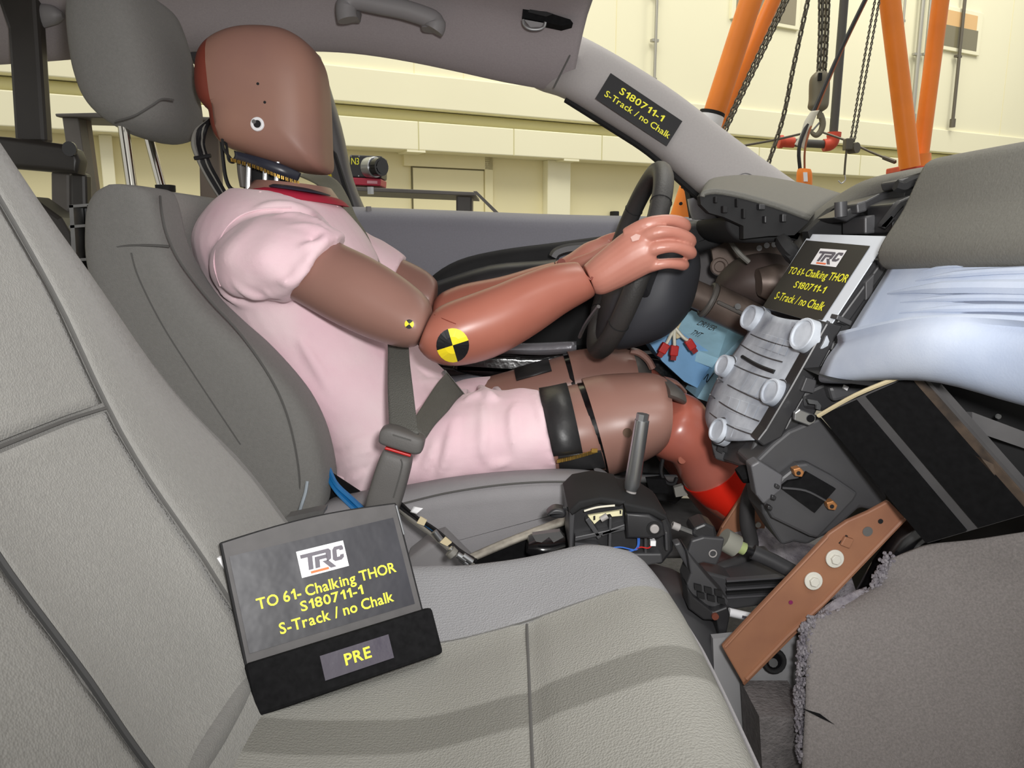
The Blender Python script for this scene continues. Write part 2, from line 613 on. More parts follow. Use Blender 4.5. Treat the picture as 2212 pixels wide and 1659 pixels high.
zb3 = wall_tz(1558, 362.5, 0.30)[1]
structure(part('floor', MB().box((2, 5, -0.05), (44, 40, 0.1)), M_CONC, smooth=False))
structure(part('wall_back', wbox(MB(), -16, 24, 0, 9.0, -0.2, 0.0), M_WALL, smooth=False))
structure(part('trim_1', wbox(MB(), -16, 24, zf, 9.0, 0.0, 0.26), M_WALLU, smooth=False))
structure(part('trim_2', wbox(MB(), -16, 24, zb1, zf, 0.0, 0.30), M_WALLU, smooth=False, bevel=0.01))
t3 = structure(part('trim_3', wbox(MB(), -16, 24, zb3, zb2, 0.0, 0.30), M_WALLU, smooth=False, bevel=0.01))
zm = (zb1 + zb2) / 2
pipe_ = MB()
pipe_.tube([WO + WD * t + WN * 0.13 + Vector((0, 0, zm)) for t in (-16, 24)], (zb1 - zb2) * 0.5, 12)
structure(part('trim_4', pipe_, M_OLIVE))
k = 0
for px in (905, 1110, 1300, 1440, 1640, 1860, 2060):
    t, _ = wall_tz(px, 330, 0.3)
    part('beam_joint', wbox(MB(), t - 0.006, t + 0.006, zb3, zb2, 0.28, 0.302), M_OLIVE, t3, smooth=False)
for px in (900, 1235, 1560):
    t, _ = wall_tz(px, 350, 0.3)
    part('hanger_bracket', wbox(MB(), t - 0.10, t + 0.10, zb3 - 0.02, zb3, 0.0, 0.30), M_WALLU, t3, smooth=False)
# pilasters and the flush door on the lower wall
tA, _ = wall_tz(1172, 410); tB, _ = wall_tz(1221, 410)
structure(part('trim_5', wbox(MB(), tA, tB, 0, zb3, 0.0, 0.12), M_WALLU, smooth=False, bevel=0.008))
tA, _ = wall_tz(218, 350); tB, _ = wall_tz(246, 350)
structure(part('trim_6', wbox(MB(), tA, tB, 0, zb3, 0.0, 0.12), M_WALLU, smooth=False, bevel=0.008))
tA, zt = wall_tz(889, 362); tB, _ = wall_tz(1043, 372)
d1 = structure(part('door_1', wbox(MB(), tA, tB, 0.02, zt, 0.0, 0.03), M_WALL, smooth=False, bevel=0.006))
fr = MB()
wbox(fr, tA - 0.02, tA - 0.004, 0.0, zt + 0.02, 0.0, 0.012)
wbox(fr, tB + 0.004, tB + 0.10, 0.0, zt + 0.16, 0.0, 0.05)
wbox(fr, tA - 0.10, tB + 0.10, zt + 0.012, zt + 0.16, 0.0, 0.05)
part('door_frame', fr, M_WALL, d1, smooth=False)
sm = MB()
wbox(sm, tA - 0.012, tA, 0.02, zt + 0.012, 0.0, 0.034)
wbox(sm, tA, tB, zt, zt + 0.012, 0.0, 0.034)
part('door_gap', sm, mat('door_shadow_gap', (112, 106, 78), 0.9), d1, smooth=False)
sk = MB(); wpx(sk, 1327, 456, 1338, 472, 0.0, 0.1)
tag(part('wall_socket', sk, M_BLACKM, smooth=False, bevel=0.01), 'small black socket box on the cream wall just over the door sill', 'socket')
# panel joints on upper wall
pj = MB()
for px in (895, 1002, 1105, 1230, 1330, 2176):
    t, _ = wall_tz(px, 150, 0.27)
    wbox(pj, t - 0.006, t + 0.006, zf, 9.0, 0.255, 0.262)
structure(part('trim_7', pj, M_WALL, smooth=False))
# windows high up
def hall_window(n, x0, y0, x1, y1, two):
    mb = MB(); wpx(mb, x0 - 9, y0 - 9, x1 + 9, y1 + 9, 0.25, 0.30)
    o = structure(part('window_%d' % n, mb, M_WALLU, smooth=False, bevel=0.006))
    if two:
        ym = y0 + (y1 - y0) * 0.42
        a = MB(); wpx(a, x0, y0, x1, ym, 0.28, 0.304); part('pane', a, M_GLASSW2, o, smooth=False)
        b = MB(); wpx(b, x0, ym, x1, y1, 0.28, 0.304); part('pane', b, M_GLASSW, o, smooth=False)
    else:
        a = MB(); wpx(a, x0, y0, x1, y1, 0.28, 0.304); part('pane', a, mat('hall_window_grey', (150, 142, 118), 0.15, spec=0.6), o, smooth=False)
hall_window(1, 1592, -60, 1722, 44, False)
hall_window(2, 2034, 26, 2112, 104, True)
# conduits running down the wall
def conduit(px0, py0, px1, py1, r, m, label, n=0.34, x=0):
    a, b = wall_hit(px0, py0, n), wall_hit(px1, py1, n)
    a = b + (a - b) * 1.9
    a.x, a.y = b.x, b.y
    root = thing('conduit', label, 'conduit', (b.x, b.y, b.z), 'conduits on the hall wall')
    part('pipe', MB().tube([a, b], r, 10), m, root)
    part('end_fitting', MB().tube([b + Vector((0, 0, 0.10)), b - Vector((0, 0, 0.02))], r * 1.7, 10), m, root)
    for q in (0.3, 0.6):
        p = b.lerp(a, q)
        part('pipe_clip', MB().box(p + WN * -0.02, (r * 5, 0.05, 0.03), RW), m, root, smooth=False)
M_COND = mat('galvanised_conduit', (168, 166, 156), 0.4, metal=0.4)
conduit(1422, 10, 1413, 188, 0.018, M_COND, 'thin grey conduit on the wall left of the orange frame')
conduit(1955, 5, 1947, 96, 0.016, M_COND, 'short grey conduit on the wall behind the right orange legs')
conduit(1993, 5, 1970, 262, 0.030, M_COND, 'thickest grey conduit between the two right orange legs')
conduit(2012, 5, 1986, 262, 0.020, M_COND, 'slim grey conduit beside the thickest one between the right orange legs')
conduit(2086, 5, 2057, 272, 0.024, mat('dark_conduit', (92, 86, 74), 0.5), 'dark conduit on the wall crossing beside the tan window')

# ------------------------------------------------------------------ orange gantry frame
GY = 3.9
def leg_tube(name, x0, y0, x1, y1, Y0, Y1, wpx_, parent, ext0=1.6, ext1=0.0):
    a, b = W(x0, y0, Y0), W(x1, y1, Y1)
    d = b - a
    a = a - d * ext0
    b = b + d * ext1
    r = wpx_ / F * GY / 2
    return part(name, MB().tube([a, b], r, 18), M_ORANGE, parent)
gan = thing('gantry_frame', 'orange steel lifting gantry with splayed tubular legs behind the windscreen opening', 'gantry', (2.0, GY, 0))
leg_tube('leg', 1622, 0, 1470, 470, 3.75, 3.75, 44, gan, 0.8, 3.2)
leg_tube('leg', 1670, 0, 1548, 275, 4.0, 4.0, 32, gan, 1.6, 0.35)
leg_tube('leg', 1922, 0, 1966, 362, 3.9, 3.9, 40, gan, 1.2, 0.0)
leg_tube('leg', 2032, 0, 1985, 362, 4.1, 4.1, 34, gan, 1.2, 0.0)
ft = MB()
ft.tube([W(1976, 335, 4.0), W(1976, 420, 4.0)], 0.075, 18)
part('foot_socket', ft, M_ORANGE, gan)
part('foot_plate', MB().box(W(1972, 368, 4.0), (0.20, 0.16, 0.03)), M_REDPAINT, gan, smooth=False, bevel=0.006)
part('foot_column', MB().tube([W(1976, 380, 4.0), Vector((W(1976, 380, 4.0).x, 4.0, 0))], 0.05, 16), M_ORANGE, gan)
for (x, y) in ((1474, 404), (1470, 440)):
    part('bolt', MB().disc(W(x, y, 3.69), (0, -1, 0), 0.008, 0.012, 8), M_BLACKM, gan)
c0, c1 = W(1537, 250, 3.70), W(1531, 272, 3.70)
part('warning_sticker', MB().tube([c0, c1], 0.058, 18), M_WHITE, gan)
part('sticker_band', MB().tube([c0 + (c0 - c1) * 0.35, c0], 0.0585, 18), M_BLACKM, gan)

# ------------------------------------------------------------------ chains, hooks and pendants
def link_mesh(name, L, wd, r, m):
    mb = MB()
    path = []
    h = (L - wd) / 2
    for k in range(12):
        a = 2 * math.pi * k / 12
        path.append(Vector((math.cos(a) * (wd / 2 - r), 0, math.sin(a) * (wd / 2 - r) + (h if math.sin(a) > 0 else -h))))
    rings = []
    for k in range(13):
        p = path[k % 12]
        t = (path[(k + 1) % 12] - path[(k - 1) % 12]).normalized()
        s_ = t.cross(Vector((0, 1, 0)))
        rings.append([p + s_ * math.cos(2 * math.pi * j / 5) * r + Vector((0, 1, 0)) * math.sin(2 * math.pi * j / 5) * r for j in range(5)])
    mb.loft(rings, cap=False)
    me = mesh_of(mb, name)
    me.materials.append(m)
    return me
def chain(root, pts, L, wd, r, stuff=False):
    path = catmull(pts, 12)
    me = link_mesh('link', L, wd, r, M_CHAIN)
    pitch = L - 2.2 * r
    acc, i = 0.0, 0
    pos = []
    for a, b in zip(path[:-1], path[1:]):
        d = (b - a).length
        while acc < d:
            pos.append((a.lerp(b, acc / d), (b - a).normalized()))
            acc += pitch
        acc -= d
    if stuff:
        mb = MB()
        for i, (p, t) in enumerate(pos):
            M = frame(p, t, (1, 1, 0) if i % 2 else (1, -1, 0))
            mb.add([M @ v.co for v in me.vertices], [tuple(f.vertices) for f in me.polygons])
        o = part('links', mb, M_CHAIN, root)
        o['kind'] = 'stuff'
        return
    for i, (p, t) in enumerate(pos):
        inst('link', me, root, frame(p, t, (1, 0.4, 0) if i % 2 else (0.4, -1, 0)))
ch = thing('lifting_chain', 'single heavy chain hanging left of the hook block down to the pillar', 'chain', W(1655, 372, 3.4))
chain(ch, [W(1752, -30, 3.4), W(1715, 140, 3.4), W(1690, 260, 3.4), W(1652, 375, 3.4)], 0.037, 0.024, 0.0048)
ch = thing('hand_chain', 'doubled chain running down beside the left orange leg', 'chain', W(1560, 290, 3.55))
chain(ch, [W(1712, -30, 3.55), W(1696, 11, 3.55), W(1658, 92, 3.55), W(1632, 147, 3.55), W(1602, 209, 3.55), W(1566, 286, 3.55)], 0.030, 0.021, 0.0042)
chain(ch, [W(1704, -30, 3.6), W(1688, 11, 3.6), W(1650, 92, 3.6), W(1624, 147, 3.6), W(1595, 209, 3.6), W(1560, 286, 3.6)], 0.030, 0.021, 0.0042)
hb = thing('hook_block', 'grey chain hoist hook block hanging from twin heavy chains', 'hook', W(1765, 300, 3.4))
chain(hb, [W(1772, -30, 3.4), W(1772, 70, 3.4), W(1768, 165, 3.4)], 0.037, 0.025, 0.005)
chain(hb, [W(1790, -30, 3.42), W(1786, 70, 3.42), W(1780, 165, 3.42)], 0.037, 0.025, 0.005)
chain(hb, [W(1782, -30, 3.46), W(1779, 70, 3.46), W(1774, 165, 3.46)], 0.037, 0.025, 0.005)
M_BLOCK = mat('hook_block_grey', (120, 114, 96), 0.5, metal=0.2)
part('block_body', limb([((1762, 156), (1784, 156), 3.4, 0.025), ((1751, 172), (1790, 172), 3.4, 0.035), ((1749, 215), (1789, 212), 3.4, 0.035), ((1747, 232), (1786, 232), 3.4, 0.034), ((1756, 240), (1778, 240), 3.4, 0.02)], 20, ex=3), M_BLOCK, hb)
part('swivel', MB().tube([W(1771, 238, 3.4), W(1770, 256, 3.4)], 0.011, 10), M_BLOCK, hb)
hk = catmull([W(x, y, 3.4) for x, y in ((1772, 246), (1776, 258), (1777, 270), (1773, 283), (1764, 292), (1755, 288), (1751, 280))], 5)
part('hook', MB().tube(hk, [0.012 + 0.004 * math.sin(math.pi * i / (len(hk) - 1)) - 0.006 * (i / (len(hk) - 1)) for i in range(len(hk))], 10), M_BLOCK, hb)
wire('latch', [W(1773, 262, 3.4), W(1764, 272, 3.4), W(1756, 281, 3.4)], 0.004, M_STEELD, hb)
part('block_slot', MB().box(W(1771, 166, 3.36), (0.014, 0.012, 0.03)), M_BLACKM, hb, smooth=False)
pd = thing('crane_pendant', 'orange push-button crane pendant hanging on a cord above the dash', 'pendant', W(1738, 392, 3.2))
part('pendant_body', limb([((1725, 364), (1750, 366), 3.2, 0.02), ((1722, 378), (1753, 380), 3.2, 0.025), ((1722, 420), (1752, 420), 3.2, 0.025)], 16, ex=3), M_ORANGE, pd)
part('button_plate', MB().slab([(1736, 372), (1744, 372), (1745, 392), (1737, 392)], 3.17, 3.19), M_WHITE, pd, smooth=False)
wire('cord', [W(1878, -20, 3.3), W(1815, 110, 3.3), W(1762, 230, 3.25), W(1728, 310, 3.2), W(1728, 364, 3.2)], 0.008, M_CABLEB, pd)
wire('strain_line', [W(1882, -20, 3.3), W(1818, 112, 3.3), W(1768, 230, 3.25), W(1741, 310, 3.2), W(1738, 366, 3.2)], 0.0045, mat('rusty_cord', (150, 84, 50), 0.6), pd)
tg = sheet([[W(1752, 240, 3.22), W(1770, 238, 3.22)], [W(1738, 262, 3.22), W(1757, 264, 3.22)], [W(1729, 290, 3.22), W(1746, 300, 3.22)], [W(1716, 312, 3.22), W(1738, 322, 3.22)]], (5, 2))
tag(part('hanging_tag', tg, M_OFFW, solid=0.002), 'curled off-white paper tag hanging on the pendant cord below the hook block', 'tag')
tr = thing('trolley_hook', 'thin pull chain with small roller and open wire hook right of the dark pole', 'hook', W(1826, 396, 3.6))
chain(tr, [W(1905, -30, 3.6), W(1880, 110, 3.6), W(1845, 306, 3.6)], 0.018, 0.013, 0.0028, True)
chain(tr, [W(1896, -30, 3.6), W(1870, 110, 3.6), W(1837, 306, 3.6)], 0.018, 0.013, 0.0028, True)
part('roller', MB().disc(W(1835, 321, 3.62), (0.6, -1, 0), 0.024, 0.04, 14), M_CHAIN, tr)
part('roller_bracket', MB().box(W(1832, 312, 3.6), (0.035, 0.04, 0.05)), M_CHAIN, tr, smooth=False, bevel=0.004)
wire('hook_shank', [W(1829, 322, 3.6), W(1826, 350, 3.6), W(1824, 378, 3.6)], 0.005, M_CHAIN, tr)
wire('wire_hook', [W(1824, 376, 3.6), W(1826, 388, 3.6), W(1818, 396, 3.6), W(1811, 390, 3.6)], 0.003, M_STEEL, tr)
pp = thing('pipe_post', 'dark vertical pipe with red elbow and coupling at its foot', 'pipe', W(1800, 315, 5.2))
part('pipe', MB().tube([W(1826, -30, 5.2), W(1800, 292, 5.2)], 0.027, 14), mat('dark_pipe', (70, 70, 66), 0.5), pp)
part('pipe_run', MB().tube([W(1712, 308, 5.2), W(1786, 312, 5.2)], 0.026, 14), mat('dark_pipe', (70, 70, 66), 0.5), pp)
part('elbow', MB().tube(catmull([W(1801, 288, 5.2), W(1799, 304, 5.2), W(1792, 312, 5.2), W(1779, 314, 5.2)], 5), 0.040, 14), M_REDPAINT, pp)
part('coupling', MB().tube([W(1715, 308, 5.2), W(1682, 306, 5.2)], 0.034, 14), M_REDPAINT, pp)
part('coupling_flange', MB().tube([W(1690, 306, 5.2), W(1682, 306, 5.2)], 0.042, 14), M_REDPAINT, pp)
part('elbow_collar', MB().tube([W(1802, 286, 5.2), W(1801, 296, 5.2)], 0.045, 14), M_REDPAINT, pp)
tag(wire('guy_wire', [W(1560, 322, 4.3), W(1660, 305, 4.3), W(1752, 284, 4.3)], 0.006, M_CHAIN), 'thin steel wire slanting up from the pillar to the hook', 'wire')
gw = thing('brace_rod', 'thin dark rod slanting from the red elbow down to the right orange foot', 'rod', W(1945, 354, 4.0))
part('rod', MB().tube([W(1778, 286, 4.3), W(1830, 304, 4.2), W(1880, 328, 4.1), W(1936, 351, 4.02)], 0.006, 8), M_CHAIN, gw)
part('turnbuckle', MB().tube([W(1908, 340, 4.06), W(1934, 350, 4.02)], 0.011, 8), M_CHAIN, gw)

# ------------------------------------------------------------------ sled rig outside the far door
rg = thing('camera_stand', 'grey steel camera shelf on a post outside the driver window', 'stand', W(1000, 470, 2.4))
sh = MB().slab([(640, 398), (1025, 415), (1027, 423), (640, 407)], 2.25, 2.55)
part('shelf', sh, M_FRAMEG, rg, smooth=False, bevel=0.002)
part('post', MB().slab([(985, 418), (1020, 420), (1018, 640), (985, 640)], 2.34, 2.42), M_FRAMEG, rg, smooth=False, bevel=0.006)
part('brace', MB().slab([(1022, 413), (1030, 413), (1130, 510), (1122, 514)], 2.30, 2.34), M_FRAMEG, rg, smooth=False)
part('post_foot', MB().box((W(1000, 640, 2.38).x, 2.38, 0.45), (0.10, 0.10, 0.9)), M_FRAMEG, rg, smooth=False)
part('bolt_head', MB().disc(W(800, 404, 2.25), (0, 0, -1), 0.010, 0.02, 6), M_STEEL, rg)
cm = thing('video_camera', 'small black high-speed camera marked N3 on a red base outside the driver window', 'camera', W(790, 402, 2.38))
def slab2(poly, Y0, Y1):
    return MB().slab(poly, Y0, Y1)
Y0 = 2.32
part('body', slab2([(755, 334), (825, 337), (824, 385), (754, 383)], Y0, Y0 + 0.10), M_BLACK, cm, smooth=False, bevel=0.004)
part('base', slab2([(753, 383), (823, 386), (822, 402), (753, 399)], Y0 - 0.004, Y0 + 0.10), M_CAMRED, cm, smooth=False, bevel=0.003)
ldir = Vector((0.9, -0.75, -0.02)).normalized()
lc = W(800, 362, Y0)
part('lens_ring', MB().disc(lc - ldir * 0.01, ldir, 0.030, 0.035, 24), M_STEEL, cm, bevel=0.002)
part('lens', MB().disc(lc + ldir * 0.02, ldir, 0.026, 0.03, 24), M_GLOSS, cm)
part('lens_glass', MB().disc(lc + ldir * 0.049, ldir, 0.019, 0.003, 24), M_GLOSS, cm)
part('base_label', slab2([(793, 390), (815, 391), (815, 397), (793, 396)], Y0 - 0.006, Y0 - 0.003), mat('label_pink', (210, 150, 160), 0.6), cm, smooth=False)
O = W(755, 334, Y0); EX = W(825, 337, Y0) - O; EY = W(754, 383, Y0) - O
text_on('lettering', 'N3', cm, O, EX, EY, 0.18, 0.28, 0.24, 0.30, M_YTEXT, 0.001, 0.0)
for u, v_ in ((0.05, 0.92), (0.3, 0.92), (0.05, 0.06), (0.3, 0.06), (0.55, 0.1)):
    part('screw', MB().disc(O + EX * u + EY * v_, (0, -1, 0), 0.0022, 0.002, 8), M_STEEL, cm)
wire('cable', [W(756, 362, Y0 + 0.03), W(744, 368, Y0 + 0.03), W(725, 372, Y0 + 0.03), W(705, 392, Y0 + 0.05), W(690, 430, Y0 + 0.05)], 0.008, M_YCABLE, cm)

rk = thing('rig_post', 'grey steel post with flat cap plate behind the driver headrest', 'post', (W(170, 430, 2.3).x, 2.35, 0))
part('cap_plate', slab2([(118, 245), (205, 243), (490, 254), (490, 262), (120, 252)], 2.24, 2.40), M_FRAMEG, rk, smooth=False, bevel=0.003)
part('post', slab2([(133, 252), (168, 252), (200, 470), (164, 470)], 2.25, 2.30), M_FRAMEG, rk, smooth=False, bevel=0.004)
part('post_flange', slab2([(170, 252), (185, 252), (214, 470), (202, 470)], 2.29, 2.32), mat('brown_steel', (104, 92, 82), 0.5), rk, smooth=False, bevel=0.003)
part('brown_post', slab2([(427, 258), (470, 258), (478, 470), (432, 470)], 2.34, 2.37), mat('brown_steel', (104, 92, 82), 0.5), rk, smooth=False, bevel=0.006)
bz = W(180, 470, 2.3).z
part('foot_column', MB().box((W(190, 470, 2.3).x, 2.3, bz / 2), (0.08, 0.08, bz)), M_FRAMEG, rk, smooth=False)

cg = thing('roll_frame', 'black square-tube steel frame in the rear of the car', 'frame', (W(60, 300, 1.55).x, 1.6, 0.5))
part('upright', slab2([(-60, -150), (68, -150), (82, 60), (98, 310), (30, 310), (14, 60)], 1.5, 1.53), M_FRAME, cg, smooth=False, bevel=0.008)
part('cross_tube', pillow(PX([(-150, 285), (40, 300), (150, 314), (178, 326), (188, 350), (182, 378), (120, 373), (-150, 350)], 1.46), 1.43, 1.47, 0.010, smooth_out=False), M_FRAME, cg)
part('tube_end', MB().disc(W(152, 322, 1.42), (0, -1, 0), 0.013, 0.004, 16), M_GLOSS, cg)
part('short_upright', slab2([(108, 368), (150, 372), (160, 1150), (118, 1150)], 1.48, 1.51), M_FRAMEG, cg, smooth=False, bevel=0.006)
part('short_upright', slab2([(150, 372), (184, 374), (204, 1150), (164, 1150)], 1.475, 1.50), M_FRAME, cg, smooth=False, bevel=0.006)
part('diagonal_brace', slab2([(60, 420), (130, 470), (230, 640), (120, 640)], 1.36, 1.42), M_FRAME, cg, smooth=False, bevel=0.006)
part('ladder_post', slab2([(149, 443), (158, 443), (170, 640), (160, 640)], 1.30, 1.33), M_STEELD, cg, smooth=False)
part('ladder_post', slab2([(188, 443), (200, 443), (214, 640), (202, 640)], 1.30, 1.33), M_STEELD, cg, smooth=False)
for y in (443, 487, 560):
    part('ladder_rung', slab2([(149, y), (200, y - 4), (200, y + 2), (149, y + 6)], 1.30, 1.33), M_STEELD, cg, smooth=False)
part('back_plate', slab2([(152, 446), (197, 443), (212, 640), (164, 640)], 1.332, 1.34), M_GLOSS, cg, smooth=False)
# ================================================================== car shell: roof, pillars, far door, floor
RZ = CAMZ
rf = thing('car_roof', 'grey cloth headliner and roof rail above the dummy', 'car roof', (-0.5, 1.0, RZ + 0.37))
# roof surface: columns along the car (pixel column of the rail's window edge), rows across the car
edge = [(-160, 150), (90, 134), (240, 122), (400, 115), (560, 111), (700, 112), (790, 119), (890, 135), (1000, 158), (1090, 178), (1190, 196)]
rows = []
for (x, y) in edge:
    e = W(x, y, 1.63)
    X, z = e.x, e.z
    t = max(0.0, (X + 0.05) / 0.2)
    col = []
    drop = RZ + 0.372 - z
    for (Y, dz) in ((1.66, 0.03), (1.63, 0.0), (1.60, 0.008), (1.57, 0.026), (1.54, 0.052), (1.50, 0.078), (1.44, 0.096), (1.3, 0.108), (1.0, 0.118), (0.6, 0.118), (0.3, 0.10), (0.12, 0.07)):
        k = 1.0 if Y > 1.52 else 0.55
        fx = 0.0
        col.append(Vector((X + fx, Y, (RZ + 0.372 - drop) + dz + drop * (1 - k) * (0.35 if Y <= 1.52 else 0))))
    rows.append(col)
# front header: roof sheet runs on to the windscreen edge
e = rows[-1]
hd = []
hx = [0.118, 0.118, 0.119, 0.121, 0.125, 0.132, 0.142, 0.160, 0.175, 0.175, 0.165, 0.15]
for p, x in zip(e, hx):
    hd.append(Vector((x, p.y, p.z + (0.01 if p.y < 1.5 else -0.012 + 0.03 * (1.66 - p.y)))))
rows.append(hd)
part('headliner', sheet(rows, (3, 2)), M_ROOF, rf, solid=0.02, soff=1.0)
# overhead grab handle
gh = [W(x, y, 1.47) for x, y in ((752, 44), (748, 24), (752, 6), (772, 1), (820, 10), (870, 20), (915, 34), (936, 44), (940, 56), (936, 66))]
p = catmull(gh, 5)
hnd = part('grab_handle', MB().tube(p, [0.017 if 8 < i < len(p) - 8 else 0.019 for i in range(len(p))], 14), M_GREYPL, rf)
for (x, y) in ((762, 36), (926, 58)):
    part('handle_foot', limb([((x - 18, y - 12), (x + 18, y - 8), 1.50, 0.022), ((x - 15, y + 6), (x + 15, y + 8), 1.485, 0.02)], 16, ex=3), M_GREYPL, rf)
# sun visor recess and its clip
part('visor_recess', MB().slab([(1130, 10), (1232, 42), (1238, 50), (1215, 56), (1128, 38)], 1.468, 1.50), M_DEEP, rf, smooth=False)
part('visor_recess_tape', MB().slab([(1150, 14), (1195, 30), (1180, 36), (1140, 26)], 1.465, 1.47), M_BLACKM, rf, smooth=False)
clip = catmull([W(x, y, 1.46) for x, y in ((1130, 42), (1133, 54), (1145, 62), (1162, 63), (1174, 58), (1178, 48))], 4)
part('visor_clip', MB().tube(clip, 0.0028, 8), M_STEEL, rf)
part('visor_clip_pad', MB().slab([(1132, 42), (1176, 50), (1170, 58), (1146, 59)], 1.468, 1.48), M_GREYPL, rf, smooth=False)
part('handle_trim', limb([((70, 6), (96, 60), 1.52, 0.01), ((110, 10), (122, 52), 1.52, 0.015), ((136, 26), (138, 40), 1.52, 0.006)], 14), M_GREYPL, rf)
part('trim_recess', limb([((398, 118), (400, 122), 1.60, 0.02), ((420, 112), (430, 148), 1.60, 0.02), ((440, 112), (446, 160), 1.60, 0.02)], 12), M_DKGREY, rf)

# far A pillar
ap = thing('pillar_trim', 'pale grey plastic windscreen pillar trim carrying a black test label', 'pillar', W(1600, 420, 1.62))
part('trim_cover', limb([((1150, 50), (1100, 150), 1.70, 0.05), ((1215, 66), (1160, 190), 1.655, 0.045), ((1275, 92), (1222, 212), 1.60, 0.045), ((1370, 146), (1320, 272), 1.585, 0.045), ((1460, 205), (1402, 326), 1.57, 0.045), ((1555, 278), (1478, 392), 1.55, 0.045),
     ((1640, 342), (1548, 452), 1.53, 0.045), ((1720, 398), (1620, 520), 1.51, 0.045), ((1800, 450), (1690, 580), 1.49, 0.045)], 28, ex=3.2), M_PILLAR, ap)
wire('trim_seam', [W(1248, 84, 1.545), W(1226, 130, 1.54), W(1196, 190, 1.55)], 0.0016, M_SEAM, ap)
wire('window_seal', [W(1222, 214, 1.60), W(1320, 276, 1.585), W(1402, 330, 1.57), W(1478, 398, 1.55), W(1560, 470, 1.53)], 0.007, M_BLACKM, ap)
wire('windscreen_edge', [W(1640, 345, 1.55), W(1690, 383, 1.54), W(1740, 418, 1.53)], 0.005, M_GLOSS, ap)
cv = catmull([W(x, y, 1.475) for x, y in ((1588, 392), (1598, 378), (1612, 374), (1626, 380), (1630, 390))], 4)
part('airbag_mark', MB().tube(cv, 0.0012, 6), M_GREYPL, ap)
YL = 1.523
O = W(1319, 158, YL); BR = W(1440, 316, YL - 0.012); TR = W(1474, 262, YL - 0.012)
EX = TR - O; EY = BR - TR
pl = part('test_label', MB().prism([O, O + EX, O + EX + EY, O + EY], EY.cross(EX).normalized() * 0.001), M_INK, ap, smooth=False, label='black test label with yellow lettering')
text_on('lettering', 'S180711-1', pl, O, EX, EY, 0.50, 0.30, 0.60, 0.24, M_YTEXT, 0.0025)
text_on('lettering', 'S-Track / no Chalk', pl, O, EX, EY, 0.52, 0.66, 0.90, 0.22, M_YTEXT, 0.0025, 0.01)

# base of windscreen pillar: black seal and quarter trim
part('pillar_foot', limb([((1420, 350), (1490, 352), 1.66, 0.03), ((1450, 380), (1530, 400), 1.66, 0.03), ((1478, 420), (1560, 440), 1.66, 0.03), ((1490, 470), (1580, 478), 1.66, 0.03)], 16, ex=3), M_DKGREY, ap) if False else None
mb = MB().slab([(1462, 372), (1500, 392), (1520, 420), (1540, 470), (1498, 470), (1488, 410)], 1.60, 1.64)
part('black_seal', mb, M_BLACKM, ap, smooth=False)
part('mirror_sail', limb([((1486, 430), (1530, 420), 1.58, 0.02), ((1490, 455), (1560, 450), 1.58, 0.02), ((1495, 474), (1600, 476), 1.58, 0.02)], 16, ex=3), mat('sail_plastic', (170, 172, 180), 0.4, spec=0.4), ap)

# far B pillar strip with belt
bp = thing('door_pillar', 'dark grey far door pillar behind the dummy neck', 'pillar', W(740, 470, 1.72))
part('pillar_cover', limb([((640, 120), (690, 120), 1.72, 0.03), ((690, 270), (735, 270), 1.72, 0.03), ((722, 390), (762, 390), 1.72, 0.03), ((752, 480), (800, 480), 1.72, 0.03)], 16, ex=3.5), mat('pillar_dark', (78, 76, 76), 0.5), bp)
part('seal_strip', MB().slab([(716, 322), (724, 330), (770, 470), (760, 470)], 1.675, 1.69), M_BLACKM, bp, smooth=False)

# far door
dr = thing('car_door', 'grey far door panel with black armrest bowl beside the dummy', 'car door', W(1150, 900, 1.66))
def drow(pts):
    return [W(*p) for p in pts]
xs = [560, 700, 790, 870, 1000, 1150, 1300, 1420, 1540, 1640]
top = {560: 452, 700: 455, 790: 458, 870: 461, 1000: 466, 1150: 472, 1300: 476, 1420: 478, 1540: 481, 1640: 484}
g = []
for dy, Y in ((18, 1.72), (2, 1.70), (0, 1.67), (5, 1.645), (16, 1.628), (40, 1.62), (80, 1.615), (130, 1.61), (200, 1.61), (300, 1.62), (420, 1.62), (520, 1.62)):
    g.append([W(x, top[x] + dy, Y) for x in xs])
part('door_panel', sheet(g, (2, 2)), M_DOOR, dr, solid=0.02, soff=0.0)
part('lock_knob', MB().tube([W(797, 468, 1.64), W(796, 446, 1.64)], [0.007, 0.0055], 10), M_GREYPL, dr)
part('lock_collar', MB().disc(W(797, 466, 1.638), (0, -0.4, 1), 0.017, 0.004, 14), M_DOORT, dr)
# black armrest insert
out = [(905, 640), (930, 600), (990, 562), (1080, 540), (1200, 524), (1320, 508), (1440, 496), (1560, 492), (1640, 500), (1640, 820), (1500, 830), (1200, 830), (950, 820), (905, 760)]
part('armrest_insert', pillow(PX(out, 1.59), 1.56, 1.63, 0.02), M_BLACKM, dr)
part('armrest_top', limb([((930, 612), (940, 660), 1.55, 0.03), ((1060, 572), (1070, 640), 1.53, 0.05), ((1200, 560), (1210, 625), 1.52, 0.05), ((1340, 535), (1350, 600), 1.53, 0.05), ((1500, 515), (1510, 570), 1.54, 0.04)], 16, ex=2.6), M_BLACK, dr)
wire('pull_handle', [W(x, y, 1.47) for x, y in ((1196, 556), (1203, 546), (1225, 538), (1260, 534), (1290, 530))], 0.010, M_DKGREY, dr)
part('pull_cup', limb([((1200, 552), (1205, 572), 1.49, 0.01), ((1240, 542), (1245, 566), 1.49, 0.01), ((1290, 536), (1290, 556), 1.49, 0.01)], 12), M_DOOR, dr)
part('map_pocket', pillow(PX([(900, 790), (980, 780), (1100, 762), (1240, 752), (1400, 750), (1640, 745), (1640, 1040), (900, 1040)], 1.52), 1.50, 1.58, 0.02), M_GLOSS, dr)
